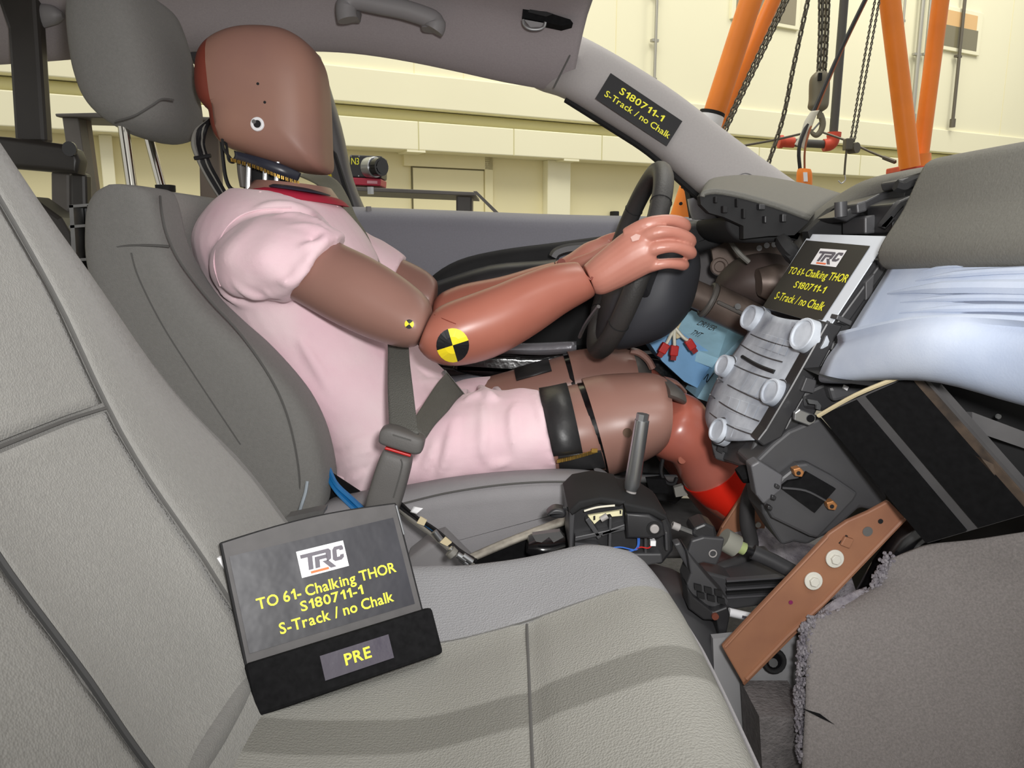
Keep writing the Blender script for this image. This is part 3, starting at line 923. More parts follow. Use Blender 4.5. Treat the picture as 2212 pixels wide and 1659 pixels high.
part('pocket_trim', pillow(PX([(880, 822), (985, 812), (1060, 800), (1100, 806), (1095, 822), (1030, 860), (880, 880)], 1.49), 1.47, 1.50, 0.008), M_DOOR, dr)
part('armrest_grip', pillow(PX([(1500, 500), (1570, 488), (1582, 500), (1560, 530), (1480, 540), (1480, 520)], 1.40), 1.38, 1.44, 0.01), M_BLACKM, dr)
part('sill_end', pillow(PX([(1478, 480), (1560, 478), (1572, 486), (1540, 500), (1480, 504)], 1.50), 1.46, 1.60, 0.008), M_DOORT, dr)
# clear plastic wrapped silver strip below the elbow
st = sheet([[W(1060, 752, 1.40), W(1100, 744, 1.40), W(1160, 742, 1.40), W(1245, 738, 1.40)], [W(1062, 758, 1.39), W(1110, 756, 1.39), W(1170, 756, 1.39), W(1245, 752, 1.39)], [W(1065, 762, 1.40), W(1120, 764, 1.40), W(1180, 766, 1.40), W(1245, 760, 1.40)]], (4, 4))
tag(part('sheath_strip', st, mat('shiny_wrap', (150, 150, 156), 0.2, metal=0.5, bump=0.4, bscale=40), solid=0.004), 'shiny grey wrapped strip between the forearm and the steering wheel', 'strip')
bag = part('bin_liner', pillow(PX([(985, 782), (1060, 760), (1150, 764), (1245, 758), (1420, 770), (1470, 800), (1430, 850), (1200, 835), (1060, 812), (990, 800)], 1.46), 1.432, 1.466, 0.012), mat('black_film', (14, 14, 16), 0.2, bump=1.0, bscale=16, spec=0.8))
tag(bag, 'crumpled shiny black plastic film beneath the forearm', 'plastic film')

# car floor pan and carpet
def floorz(px, py, z):
    return WZ(px, py, z)
fl_ = MB()
fl_.box((0.3, 1.0, RZ - 0.72), (3.2, 1.7, 0.03))
tag(part('floor_pan', fl_, mat('floor_pan_carpet', (74, 73, 74), 0.95, var=0.2, vscale=120, bump=0.5, bscale=300), smooth=False), 'dark grey car floor below the shifter and driver legs', 'car floor')
tn = limb([((1000, 1300), (1000, 1500), 0.85, 0.10), ((1250, 1260), (1250, 1500), 0.85, 0.10), ((1440, 1250), (1440, 1560), 0.86, 0.10), ((1520, 1290), (1520, 1560), 0.87, 0.09)], 20, ex=3)
tag(part('tunnel_cover', tn, mat('tunnel_plastic', (70, 70, 72), 0.5, var=0.1, vscale=20)), 'dark grey plastic tunnel cover under the shifter', 'tunnel cover')
# ================================================================== crash test dummy
from mathutils.bvhtree import BVHTree
DY = 1.22
dm = thing('crash_test_dummy', 'brown vinyl crash test dummy in pale pink shirt holding the steering wheel', 'dummy', (-0.15, DY, RZ - 0.33))
EYE = Vector((0, 0, CAMZ))
def bvh_of(mb):
    return BVHTree.FromPolygons([tuple(v) for v in mb.v], mb.f)
def snap(px, py, bvh, lift=0.001, fallback=None):
    d = ray(px, py).normalized()
    h = bvh.ray_cast(EYE, d)
    if h[0] is None:
        return W(px, py, fallback) if fallback else None
    return h[0] - d * lift
def decal(name, polys, bvh, m, parent, lift=0.0008, fallback=None):
    mb = MB()
    for poly in polys:
        pts = [snap(x, y, bvh, lift, fallback) for x, y in poly]
        if any(p is None for p in pts):
            continue
        mb.add(pts, [tuple(range(len(pts)))])
    return part(name, mb, m, parent, smooth=False)
def target_mark(cx, cy, r, rot, bvh, parent, name='target_sticker', squash=1.0):
    """quartered black and yellow disc stuck on a limb"""
    root = None
    for q in range(4):
        polys = []
        n = 6
        for k in range(n):
            a0 = rot + q * math.pi / 2 + (math.pi / 2) * k / n
            a1 = rot + q * math.pi / 2 + (math.pi / 2) * (k + 1) / n
            for r0, r1 in ((0, 0.5), (0.5, 1.0)):
                poly = [(cx + r * rr * math.cos(a) * squash, cy + r * rr * math.sin(a)) for rr, a in ((r0, a0), (r1, a0), (r1, a1), (r0, a1))]
                if r0 == 0:
                    poly = [poly[0], poly[1], poly[2]]
                polys.append(poly)
        decal('target_quarter', polys, bvh, M_YELLOW if q % 2 else M_INK, parent, 0.0024)

# ---- head
hout = [(441, 165), (446, 126), (464, 98), (494, 79), (532, 68), (576, 66), (620, 71), (656, 88), (682, 114), (698, 152), (705, 205), (708, 262), (710, 322), (712, 360), (706, 373), (690, 376), (650, 372), (600, 358), (545, 338), (505, 323), (486, 305), (477, 282), (472, 252), (462, 240), (449, 222), (442, 196)]
hm = inflate(PX(hout, DY), DY, 0.080, 3.6, 22, 5)
hb_ = bvh_of(hm)
cutx = W(485, 160, DY).x
def cut(mb, x, keep_left):
    bm = bmesh.new()
    vs = [bm.verts.new(p) for p in mb.v]
    for f in mb.f:
        bm.faces.new([vs[i] for i in f])
    bmesh.ops.bisect_plane(bm, geom=bm.verts[:] + bm.edges[:] + bm.faces[:], plane_co=(x, 0, 0), plane_no=(1 if keep_left else -1, 0, 0.06 if keep_left else -0.06), clear_outer=True)
    bmesh.ops.holes_fill(bm, edges=[e for e in bm.edges if e.is_boundary])
    bm.verts.index_update()
    out = MB()
    out.v = [v.co.copy() for v in bm.verts]
    out.f = [tuple(v.index for v in f.verts) for f in bm.faces]
    bm.free()
    return out
zshift = 0.06 * (CAMZ) 
cz = W(485, 160, DY).z
xx = cutx + 0.06 * cz
hd = part('head', cut(hm, xx, False), M_SKINH, dm, angle=60)
part('skull_cap', cut(hm, xx, True), M_CAP, dm, angle=60)
ec = snap(556, 268, hb_, 0.0)
hn = Vector((0, -1, 0.05))
part('ear_ring', MB().ring(ec, hn, 0.0075, 0.0026, 24, 8), M_WHITE, hd)
part('ear_hole', MB().disc(ec + Vector((0, 0.002, 0)), hn, 0.0066, 0.003, 20), M_INK, hd)
part('ear_screw', MB().disc(ec + Vector((-0.004, 0.0, 0.003)), hn, 0.003, 0.003, 12), M_STEELD, hd)
for (x, y) in ((557, 181), (572, 221)):
    part('pin_hole', MB().disc(snap(x, y, hb_, 0.0), hn, 0.002, 0.0006, 10), M_INK, hd)
# ---- neck
nk = part('neck', limb([((530, 322), (640, 345), DY, 0.04), ((528, 360), (630, 372), DY, 0.04), ((530, 400), (632, 410), DY, 0.042), ((530, 440), (640, 445), DY, 0.05)], 18), M_BLACKM, dm)
for (x0, x1) in ((538, 536), (574, 572), (600, 596)):
    part('neck_rod', MB().tube([W(x0, 350, 1.165), W(x1, 412, 1.165)], 0.004, 8), M_STEEL, nk)
part('neck_clamp', limb([((512, 338), (535, 342), 1.18, 0.012), ((514, 372), (536, 372), 1.18, 0.012), ((520, 405), (538, 405), 1.18, 0.012)], 12), M_FRAMEG, nk)
# strap with brass zip hanging under the jaw
zs = sheet([[W(506, 326, 1.150), W(560, 340, 1.142), W(610, 356, 1.145), W(650, 374, 1.16)], [W(508, 336, 1.148), W(560, 352, 1.140), W(610, 370, 1.143), W(645, 386, 1.158)], [W(504, 343, 1.150), W(555, 362, 1.142), W(600, 378, 1.145), W(640, 394, 1.158)]], (3, 5))
jz = part('jaw_strap', zs, mat('strap_blue_black', (38, 40, 52), 0.35), dm, solid=0.003)
def zipper(pts, parent, r=0.0016, n=44):
    p = catmull(pts, 30)
    L = len(p)
    me = mesh_of(MB().box((0, 0, 0), (0.0014, 0.0022, 0.0050)), 'tooth', False)
    me.materials.append(M_BRASS)
    for i in range(n):
        q = p[int(i * (L - 1) / n)]
        t = (p[min(int(i * (L - 1) / n) + 1, L - 1)] - p[max(int(i * (L - 1) / n) - 1, 0)])
        inst('zip_tooth', me, parent, frame(q, Vector((0, -0.2, 1)), t))
zipper([W(500, 345, 1.144), W(556, 362, 1.138), W(600, 380, 1.14), W(648, 396, 1.155)], jz, n=36)
# wire bundle at the nape
for i, (off, m, r) in enumerate(((0, M_CABLE, 0.0038), (7, M_CABLEB, 0.0036), (14, M_CABLEB, 0.0036), (20, M_CABLE, 0.003), (27, M_CABLEB, 0.003))):
    dx = off
    wire('head_cable', [W(468, 250, 1.22), W(446 + dx * 0.2, 266, 1.20), W(424 + dx * 0.7, 284, 1.19), W(418 + dx * 0.8, 312, 1.185 + 0.004 * i), W(432 + dx * 0.7, 350, 1.19), W(452 + dx * 0.7, 388, 1.20), W(476 + dx * 0.6, 426, 1.21), W(492 + dx * 0.5, 450, 1.22)], r, m, dm)
wire('head_cable', [W(474, 288, 1.17), W(488, 310, 1.165), W(494, 345, 1.165), W(505, 350, 1.165), W(498, 342, 1.16), W(484, 322, 1.16), W(480, 300, 1.16)], 0.0022, M_CABLEB, dm)
wire('head_cable', [W(478, 300, 1.18), W(482, 345, 1.18), W(488, 385, 1.18), W(500, 408, 1.18), W(524, 412, 1.18)], 0.003, M_CABLEB, dm)
part('cable_tie', MB().tube([W(420, 342, 1.18), W(455, 336, 1.18)], 0.003, 8), M_CABLEB, dm)

# ---- jacket collar and neck plate
cl = part('collar_plate', limb([((556, 392), (712, 406), DY, 0.075), ((536, 410), (728, 428), DY, 0.085), ((520, 440), (740, 452), DY, 0.10)], 28), M_SKINB, dm)
cr = part('jacket_collar', limb([((570, 408), (706, 422), 1.215, 0.086), ((548, 411), (734, 431), 1.215, 0.091), ((530, 422), (752, 446), 1.215, 0.096)], 30), M_CRIMSON, dm)
part('jacket_neckband', limb([((598, 402), (690, 412), 1.205, 0.080), ((590, 405), (712, 420), 1.20, 0.086), ((590, 408), (716, 424), 1.20, 0.084)], 24), mat('navy_cloth', (36, 36, 54), 0.6), dm)

# ---- shirt: torso with both sleeves
torso = [((506, 409), (722, 430), DY, 0.096), ((468, 446), (752, 462), DY, 0.135), ((442, 486), (786, 505), DY, 0.165), ((436, 524), (812, 552), DY, 0.180), ((452, 590), (840, 620), DY, 0.180), ((476, 660), (868, 690), DY, 0.172), ((528, 735), (900, 750), DY, 0.168),
         ((592, 815), (940, 792), DY, 0.168), ((650, 890), (984, 836), DY, 0.172), ((690, 960), (1000, 880), DY, 0.178), ((712, 1015), (960, 960), DY, 0.178), ((745, 1062), (905, 1030), DY, 0.165)]
sh_ = limb(torso, 40, spans=4, wob=0.006, wfreq=14)
near_sl = [((556, 470), (462, 560), 1.10, 0.06), ((590, 462), (474, 612), 1.07, 0.075), ((640, 470), (515, 640), 1.05, 0.078), ((690, 484), (575, 648), 1.04, 0.074), ((722, 500), (612, 648), 1.035, 0.068), ((735, 506), (628, 642), 1.033, 0.064)]
sh_.add(*(lambda q: (q.v, q.f))(limb(near_sl, 32, wob=0.007, wfreq=26, seed=2)))
# rolled hem of the near sleeve
sh_.add(*(lambda q: (q.v, q.f))(limb([((724, 494), (614, 652), 1.035, 0.070), ((736, 502), (628, 652), 1.033, 0.070), ((742, 510), (634, 646), 1.032, 0.067)], 32, wob=0.004, wfreq=60, seed=5)))
far_sl = [((720, 470), (700, 560), 1.36, 0.05), ((790, 500), (760, 610), 1.39, 0.07), ((836, 528), (800, 628), 1.405, 0.066), ((868, 546), (836, 640), 1.41, 0.062), ((876, 552), (846, 640), 1.41, 0.060)]
sh_.add(*(lambda q: (q.v, q.f))(limb(far_sl, 28, wob=0.004, wfreq=30, seed=3)))
# gathered folds along the shoulder, chest and lower back, lying in the cloth surface
def folds(mb, lines):
    bv = bvh_of(mb)
    for pts, r in lines:
        r *= 1.15
        q = [snap(x, y, bv, -r * 0.30) for x, y in pts]
        q = [p for p in q if p is not None]
        if len(q) < 3:
            continue
        c = catmull(q, 6)
        L = len(c)
        mb.tube(c, [max(0.0006, r * math.sin(math.pi * (i + 0.3) / (L - 0.4)) ** 0.6) for i in range(L)], 8)
folds(sh_, [([(716, 500), (700, 520), (672, 540)], 0.0065), ([(700, 566), (672, 580), (640, 588)], 0.0065), ([(664, 604), (630, 610), (600, 606)], 0.0065), ([(636, 632), (600, 636), (566, 622)], 0.0065), ([(690, 590), (660, 618), (640, 640)], 0.006), ([(724, 520), (712, 548), (690, 584)], 0.006), ([(540, 462), (580, 448), (630, 450), (680, 470), (716, 496)], 0.0095), ([(590, 468), (640, 470), (690, 488), (722, 510)], 0.0081), ([(620, 486), (670, 492), (704, 508), (722, 530)], 0.0068),
            ([(640, 540), (680, 530), (706, 548), (694, 576)], 0.0068), ([(560, 640), (600, 630), (640, 600), (680, 560)], 0.0081), ([(500, 600), (540, 632), (580, 642)], 0.0081), ([(700, 560), (716, 540), (726, 524)], 0.0081),
            ([(470, 620), (520, 650), (600, 660)], 0.0081), ([(712, 1000), (760, 985), (800, 970), (826, 962)], 0.0108), ([(725, 1024), (770, 1000), (812, 984)], 0.0095), ([(740, 1046), (770, 1030), (795, 1012)], 0.0081),
            ([(720, 970), (770, 955), (815, 945)], 0.0081), ([(560, 760), (600, 800), (640, 860)], 0.0095), ([(640, 720), (690, 800), (720, 860)], 0.0081), ([(900, 790), (930, 810), (960, 816)], 0.0081), ([(905, 830), (935, 826), (965, 835)], 0.0068)])
SHB = bvh_of(sh_)
shirt = part('shirt', sh_, M_SHIRT, dm, remesh=0.0042)
for pts in ([(476, 618), (462, 566), (478, 510), (512, 470), (562, 452), (630, 448)], [(560, 414), (620, 412), (690, 424), (730, 446)]):
    q = [snap(x, y, SHB, 0.0012) for x, y in pts]
    wire('shirt_seam', [p_ for p_ in q if p_ is not None], 0.0012, M_SHIRT, shirt)
# shorts: two legs and the seat
so = limb([((700, 960), (745, 1068), DY, 0.15), ((830, 880), (800, 1070), DY, 0.175), ((930, 850), (900, 1062), DY, 0.175), ((1010, 846), (960, 1050), DY, 0.15)], 32, wob=0.005, wfreq=18)
nl = [((850, 880), (820, 1068), 1.12, 0.08), ((940, 862), (890, 1062), 1.11, 0.088), ((1010, 850), (985, 1050), 1.10, 0.088), ((1080, 846), (1080, 1036), 1.095, 0.086), ((1130, 842), (1150, 1030), 1.09, 0.085), ((1166, 846), (1206, 1024), 1.09, 0.084)]
so.add(*(lambda q: (q.v, q.f))(limb(nl, 32, wob=0.006, wfreq=28, seed=4)))
fl2 = [((900, 840), (900, 1000), 1.33, 0.075), ((980, 826), (1000, 960), 1.35, 0.075), ((1036, 816), (1060, 940), 1.36, 0.074), ((1070, 816), (1100, 930), 1.36, 0.072)]
so.add(*(lambda q: (q.v, q.f))(limb(fl2, 28, wob=0.005, wfreq=30, seed=6)))
folds(so, [([(1040, 868), (1044, 900), (1046, 940), (1044, 975), (1060, 1012)], 0.0095), ([(985, 890), (978, 940), (966, 990), (945, 1030)], 0.0095), ([(1118, 868), (1106, 900), (1110, 950), (1122, 1000)], 0.0081),
           ([(1060, 1012), (1080, 1000), (1105, 992)], 0.0068), ([(900, 1040), (930, 990), (944, 940)], 0.0081), ([(1150, 850), (1166, 890), (1178, 940)], 0.0068), ([(1000, 870), (1030, 858), (1060, 856)], 0.0081), ([(1035, 835), (1050, 850), (1075, 862)], 0.0081), ([(1055, 826), (1072, 842), (1088, 858)], 0.0068)])
SOB = bvh_of(so)
part('shorts', so, M_SHIRT, dm, remesh=0.0042)

# ---- arms
ua = limb([((680, 486), (560, 620), 1.04, 0.05), ((730, 522), (622, 640), 1.03, 0.053), ((800, 556), (720, 694), 1.015, 0.055), ((868, 598), (800, 730), 1.005, 0.055), ((918, 640), (862, 748), 0.995, 0.052), ((932, 668), (896, 748), 0.992, 0.046), ((930, 688), (908, 736), 0.992, 0.038)], 30)
u1 = part('upper_arm', ua, M_SKINB, dm)
UAB = bvh_of(ua)
target_mark(884, 700, 10, 0.9, UAB, u1)
fa = limb([((922, 706), (914, 740), 0.985, 0.014), ((936, 674), (906, 752), 0.982, 0.036), ((962, 656), (936, 780), 0.98, 0.046), ((1010, 638), (990, 789), 0.982, 0.050), ((1070, 616), (1070, 770), 0.99, 0.050), ((1130, 592), (1150, 726), 1.0, 0.047), ((1190, 572), (1222, 676), 1.015, 0.043), ((1236, 566), (1276, 644), 1.025, 0.038), ((1248, 567), (1284, 634), 1.028, 0.036)], 30)
f1 = part('forearm', fa, M_SKINO, dm)
FAB = bvh_of(fa)
target_mark(978, 746, 37, -0.30, FAB, f1, squash=0.96)
wire('elbow_fold', [snap(x, y, FAB, 0.0, 0.95) for x, y in ((938, 680), (960, 690), (985, 700))], 0.0006, M_CAP, f1)
# far arm
part('upper_arm', limb([((840, 548), (810, 620), 1.41, 0.045), ((880, 564), (850, 660), 1.40, 0.048), ((920, 585), (890, 690), 1.39, 0.048), ((942, 606), (925, 690), 1.385, 0.044), ((944, 622), (936, 670), 1.385, 0.036)], 24), M_SKINB, dm)
part('forearm', limb([((938, 650), (936, 690), 1.375, 0.02), ((955, 632), (950, 710), 1.375, 0.042), ((1000, 614), (1000, 720), 1.375, 0.046), ((1080, 598), (1080, 700), 1.38, 0.044), ((1150, 578), (1155, 660), 1.385, 0.040), ((1196, 566), (1204, 630), 1.39, 0.035)], 24), M_SKINO, dm)
# hands
def hand(name, palm, fingers, thumb):
    mb = limb(palm, 22)
    for pts, r in fingers + [thumb]:
        p = catmull([W(*q) for q in pts], 5)
        L = len(p)
        rr = [r * (1.0 - 0.10 * i / (L - 1)) * (1.0 + 0.10 * math.sin(3 * math.pi * i / (L - 1))) for i in range(L)]
        for k, f in ((0, 0.45), (1, 0.75), (2, 0.92)):
            rr[L - 1 - k] *= f
        mb.tube(p, rr, 12)
    return part(name, mb, M_SKINP, dm, remesh=0.0016), mb
fing = [([(1352, 508, 1.010), (1398, 485, 0.998), (1440, 476, 0.998), (1470, 482, 1.008), (1485, 495, 1.024)], 0.0090),
        ([(1366, 526, 1.006), (1414, 504, 0.990), (1452, 502, 0.988), (1482, 514, 0.998), (1495, 528, 1.016)], 0.0092),
        ([(1368, 552, 1.006), (1412, 538, 0.990), (1452, 533, 0.986), (1484, 541, 0.996), (1496, 552, 1.012)], 0.0088),
        ([(1370, 576, 1.010), (1408, 573, 0.998), (1440, 569, 0.994), (1468, 570, 1.002), (1482, 574, 1.016)], 0.0081)]
h1, hmb = hand('hand', [((1260, 574), (1284, 634), 1.032, 0.026), ((1280, 556), (1304, 636), 1.026, 0.027), ((1318, 524), (1344, 620), 1.018, 0.026), ((1350, 500), (1376, 604), 1.01, 0.023), ((1384, 488), (1404, 590), 1.003, 0.019), ((1404, 486), (1420, 586), 1.0, 0.012)], fing,
     ([(1330, 560, 1.03), (1370, 540, 1.055), (1410, 520, 1.08), (1440, 508, 1.09)], 0.0105))
HB = bvh_of(hmb)
decal('paint_scuff', [[(1362, 512), (1374, 505), (1384, 508), (1380, 518), (1366, 522)]], HB, mat('scuffed_vinyl', (214, 176, 166), 0.6), h1, 0.0022)
wire('wrist_slot', [W(1266, 596, 1.0), W(1276, 604, 0.998), W(1280, 598, 0.998)], 0.0012, M_CAP, h1)
fing2 = [([(1290, 528, 1.40), (1330, 512, 1.385), (1370, 506, 1.375), (1400, 512, 1.38)], 0.0095), ([(1285, 545, 1.40), (1330, 532, 1.38), (1370, 528, 1.375), (1400, 532, 1.38)], 0.0095), ([(1280, 560, 1.40), (1325, 552, 1.38), (1365, 548, 1.375), (1395, 552, 1.38)], 0.009), ([(1275, 572, 1.40), (1320, 570, 1.385), (1360, 568, 1.38), (1385, 570, 1.385)], 0.0085)]
h2, _ = hand('hand', [((1198, 566), (1208, 628), 1.395, 0.024), ((1230, 548), (1240, 612), 1.395, 0.027), ((1262, 526), (1274, 596), 1.395, 0.026), ((1292, 515), (1300, 585), 1.395, 0.022), ((1312, 510), (1322, 578), 1.39, 0.014)], fing2,
     ([(1222, 580, 1.385), (1262, 562, 1.365), (1300, 545, 1.355), (1330, 532, 1.355)], 0.0105))
part('wrist_bolt', MB().disc(W(1212, 568, 1.355), (0.1, -1, 0.2), 0.007, 0.006, 14), M_CAP, h2)

# ---- legs (near right leg, far left leg)
th = limb([((1130, 852), (1150, 1022), 1.095, 0.078), ((1180, 845), (1215, 1020), 1.09, 0.079), ((1246, 832), (1300, 1012), 1.085, 0.078), ((1256, 832), (1306, 1010), 1.085, 0.076)], 30, straight=True)
t1 = part('thigh', th, M_SKINB, dm)
THB = bvh_of(th)
lj = limb([((1166, 848), (1205, 1020), 1.09, 0.082), ((1190, 844), (1225, 1019), 1.088, 0.082), ((1226, 836), (1262, 1017), 1.086, 0.081)], 24, straight=True, a0=-70, a1=100, grow=0.004)
part('leather_flap', lj, M_LEATHER, dm, solid=0.002)
flp = limb([((1200, 850), (1205, 1020), 1.09, 0.082), ((1252, 850), (1262, 1016), 1.085, 0.081)], 10, straight=True, a0=5, a1=60, grow=0.005)
zp = part('zip_panel', limb([((1184, 846), (1208, 1018), 1.09, 0.083), ((1250, 830), (1306, 1012), 1.085, 0.081)], 10, straight=True, a0=101, a1=129, grow=0.004), M_LEATHER, dm, solid=0.002)
ZB = bvh_of(limb([((1184, 846), (1208, 1018), 1.09, 0.083), ((1250, 830), (1306, 1012), 1.085, 0.081)], 10, straight=True, a0=90, a1=160, grow=0.007))
zpts = [snap(x, y, ZB, 0.0015, 1.0) for x, y in ((1204, 996), (1232, 990), (1262, 982), (1288, 974))]
zipper(zpts, zp, n=34)
part('zip_pull', MB().box(snap(1284, 973, ZB, 0.003, 1.0), (0.008, 0.003, 0.005)), M_BRASS, zp, smooth=False)
# black band of the jacket hem between thigh halves
for k, (x0, x1) in enumerate(((1250, 1302), )):
    part('thigh_joint', limb([((1246, 824), (1302, 1018), 1.085, 0.080), ((1262, 822), (1312, 1012), 1.083, 0.079)], 30, straight=True, grow=-0.004), M_GLOSS, dm)
kc = limb([((1258, 820), (1312, 1022), 1.083, 0.084), ((1300, 812), (1352, 1008), 1.08, 0.084), ((1360, 808), (1396, 985), 1.078, 0.082), ((1410, 808), (1416, 972), 1.075, 0.078), ((1436, 816), (1424, 962), 1.075, 0.074)], 32)
k1 = part('knee_cover', kc, M_SKINB, dm)
KCB = bvh_of(kc)
part('cover_hole', MB().disc(snap(1355, 934, KCB, -0.001), (0, -1, 0), 0.0062, 0.0022, 20), mat('hole_brown', (96, 74, 58), 0.6), k1)
part('knee_slot', limb([((1430, 818), (1426, 848), 1.07, 0.066), ((1450, 824), (1444, 858), 1.07, 0.062), ((1470, 840), (1462, 866), 1.07, 0.05)], 20), M_FRAMEG, dm)
part('knee_rim', limb([((1436, 814), (1440, 826), 1.12, 0.02), ((1462, 822), (1462, 834), 1.12, 0.02), ((1480, 840), (1474, 850), 1.12, 0.02)], 12), M_SKINB, dm)
sh1 = limb([((1440, 856), (1396, 930), 1.075, 0.03), ((1478, 850), (1394, 965), 1.073, 0.055), ((1512, 866), (1420, 985), 1.072, 0.060), ((1536, 900), (1448, 996), 1.07, 0.058), ((1556, 940), (1462, 1015), 1.07, 0.054), ((1586, 990), (1480, 1050), 1.07, 0.052), ((1618, 1050), (1520, 1094), 1.07, 0.048), ((1650, 1110), (1580, 1138), 1.07, 0.042), ((1690, 1180), (1640, 1200), 1.07, 0.038), ((1730, 1260), (1690, 1275), 1.07, 0.036)], 30)
part('shin', sh1, M_SKINR, dm)
SHNB = bvh_of(sh1)
part('red_tape_band', limb([((1586, 994), (1482, 1054), 1.07, 0.053), ((1604, 1024), (1508, 1080), 1.07, 0.051), ((1622, 1058), (1540, 1104), 1.07, 0.048)], 30, grow=0.0015), M_TAPE, dm)
part('knee_plug', MB().disc(snap(1472, 992, SHNB, -0.001, 1.0), (0.3, -1, 0), 0.006, 0.003, 14), M_SKINO, dm)
part('shoe', limb([((1715, 1240), (1680, 1290), 1.07, 0.04), ((1760, 1265), (1700, 1320), 1.07, 0.045), ((1830, 1290), (1800, 1330), 1.07, 0.04)], 18), M_BLACKM, dm)
# far leg
part('thigh', limb([((1030, 822), (1060, 930), 1.36, 0.07), ((1110, 800), (1140, 900), 1.36, 0.07), ((1222, 768), (1250, 880), 1.355, 0.068)], 24, straight=True), M_SKINB, dm)
part('thigh_joint', limb([((1216, 766), (1246, 890), 1.355, 0.068), ((1230, 764), (1256, 890), 1.353, 0.068)], 24, straight=True), M_GLOSS, dm)
fk = limb([((1226, 760), (1250, 890), 1.353, 0.074), ((1290, 752), (1310, 880), 1.35, 0.074), ((1346, 754), (1356, 860), 1.348, 0.072), ((1364, 758), (1370, 850), 1.348, 0.07)], 24)
part('knee_cover', fk, M_SKINB, dm)
part('knee_slot', limb([((1362, 764), (1364, 840), 1.348, 0.055), ((1385, 772), (1380, 850), 1.348, 0.055), ((1404, 792), (1392, 860), 1.348, 0.045)], 16), M_FRAMEG, dm)
wire('knee_rim', [W(x, y, 1.30) for x, y in ((1362, 757), (1382, 763), (1400, 778), (1410, 796))], 0.006, M_SKINB, dm)
part('shin', limb([((1370, 790), (1340, 850), 1.345, 0.03), ((1410, 795), (1345, 880), 1.345, 0.052), ((1450, 840), (1370, 920), 1.345, 0.054), ((1500, 930), (1420, 990), 1.345, 0.05), ((1560, 1060), (1500, 1090), 1.345, 0.042), ((1620, 1170), (1580, 1190), 1.345, 0.036)], 24), M_SKINR, dm)
part('leather_patch', limb([((1112, 801), (1142, 902), 1.36, 0.071), ((1186, 780), (1214, 886), 1.357, 0.070)], 12, straight=True, a0=-20, a1=42, grow=0.003), M_LEATHER, dm, solid=0.002)
# ================================================================== driver seat
ds = thing('bucket_chair', 'grey cloth driver seat under the dummy with raised headrest', 'car seat', (-0.1, 1.22, RZ - 0.62))
# headrest: stacked rounded-rectangle rings
def headrest():
    rings = []
    # z px row at Y=1.22, centre px, half depth X, half width Y
    data = [(-6, 272, 0.010, 0.045), (-2, 273, 0.036, 0.082), (12, 275, 0.050, 0.100), (45, 279, 0.058, 0.107), (95, 288, 0.063, 0.110), (150, 298, 0.066, 0.110), (200, 308, 0.067, 0.110), (235, 316, 0.064, 0.108),
            (262, 322, 0.055, 0.102), (284, 328, 0.040, 0.088), (300, 331, 0.020, 0.06), (305, 332, 0.006, 0.03)]
    for py, px, hx, hy in data:
        c = W(px, py, 1.22)
        r = []
        for k in range(32):
            t = 2 * math.pi * k / 32
            ct, st_ = math.cos(t), math.sin(t)
            x = math.copysign(abs(ct) ** 0.62, ct) * hx
            y = math.copysign(abs(st_) ** 0.7, st_) * hy
            r.append(c + Vector((x, y, -0.16 * x if py > 150 else 0.05 * x)))
        rings.append(r)
    cols = list(zip(*rings))
    cols = [catmull(list(c), 3) for c in cols]
    return MB().loft([list(r) for r in zip(*cols)])
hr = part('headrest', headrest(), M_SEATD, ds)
wire('seam', [W(250, 262, 1.10), W(290, 250, 1.095), W(330, 226, 1.10), W(350, 214, 1.11), W(375, 216, 1.13)], 0.0014, M_SEAM, hr)
for (x0, y0, x1, y1, Y) in ((266, 270, 286, 402, 1.15), (322, 300, 352, 402, 1.29)):
    part('headrest_post', MB().tube([W(x0, y0, Y), W(x1, y1 + 12, Y)], 0.0075, 14), mat('chrome', (200, 198, 190), 0.12, metal=1.0), ds)
part('post_sleeve', limb([((268, 402), (304, 402), 1.15, 0.014), ((270, 416), (304, 416), 1.15, 0.016)], 14, ex=3), M_BLACKM, ds)
part('post_sleeve', limb([((338, 400), (376, 400), 1.29, 0.014), ((340, 414), (376, 414), 1.29, 0.016)], 14, ex=3), M_BLACKM, ds)
# backrest
out = [(196, 510), (197, 462), (208, 434), (236, 412), (276, 402), (318, 403), (344, 416), (356, 462), (376, 536), (438, 636), (500, 698), (560, 750), (622, 816), (664, 874), (690, 933), (708, 998), (713, 1048), (706, 1090), (682, 1106), (600, 1122), (520, 1120), (440, 1060), (350, 930), (270, 780), (216, 640), (200, 570)]
prs = [((290, 401), (256, 403)), ((334, 408), (222, 418)), ((352, 440), (202, 448)), ((362, 480), (196, 500)), ((380, 540), (199, 570)), ((438, 636), (222, 660)), ((500, 698), (262, 755)), ((560, 750), (310, 845)), ((622, 816), (370, 945)), ((664, 874), (420, 1015)), ((695, 945), (470, 1078)), ((712, 1030), (530, 1112)), ((708, 1086), (580, 1124)), ((680, 1106), (610, 1122))]
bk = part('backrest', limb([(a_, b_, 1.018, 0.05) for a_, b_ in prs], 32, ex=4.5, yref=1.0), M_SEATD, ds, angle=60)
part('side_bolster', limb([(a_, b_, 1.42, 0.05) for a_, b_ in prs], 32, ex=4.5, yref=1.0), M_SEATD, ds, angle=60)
part('backrest_insert', limb([((a_[0] - min(86, 20 + max(0, a_[1] - 440) * 0.35), a_[1]), b_, 1.22, 0.165) for a_, b_ in prs], 32, ex=8, yref=1.0), M_SEAT, ds, angle=60)
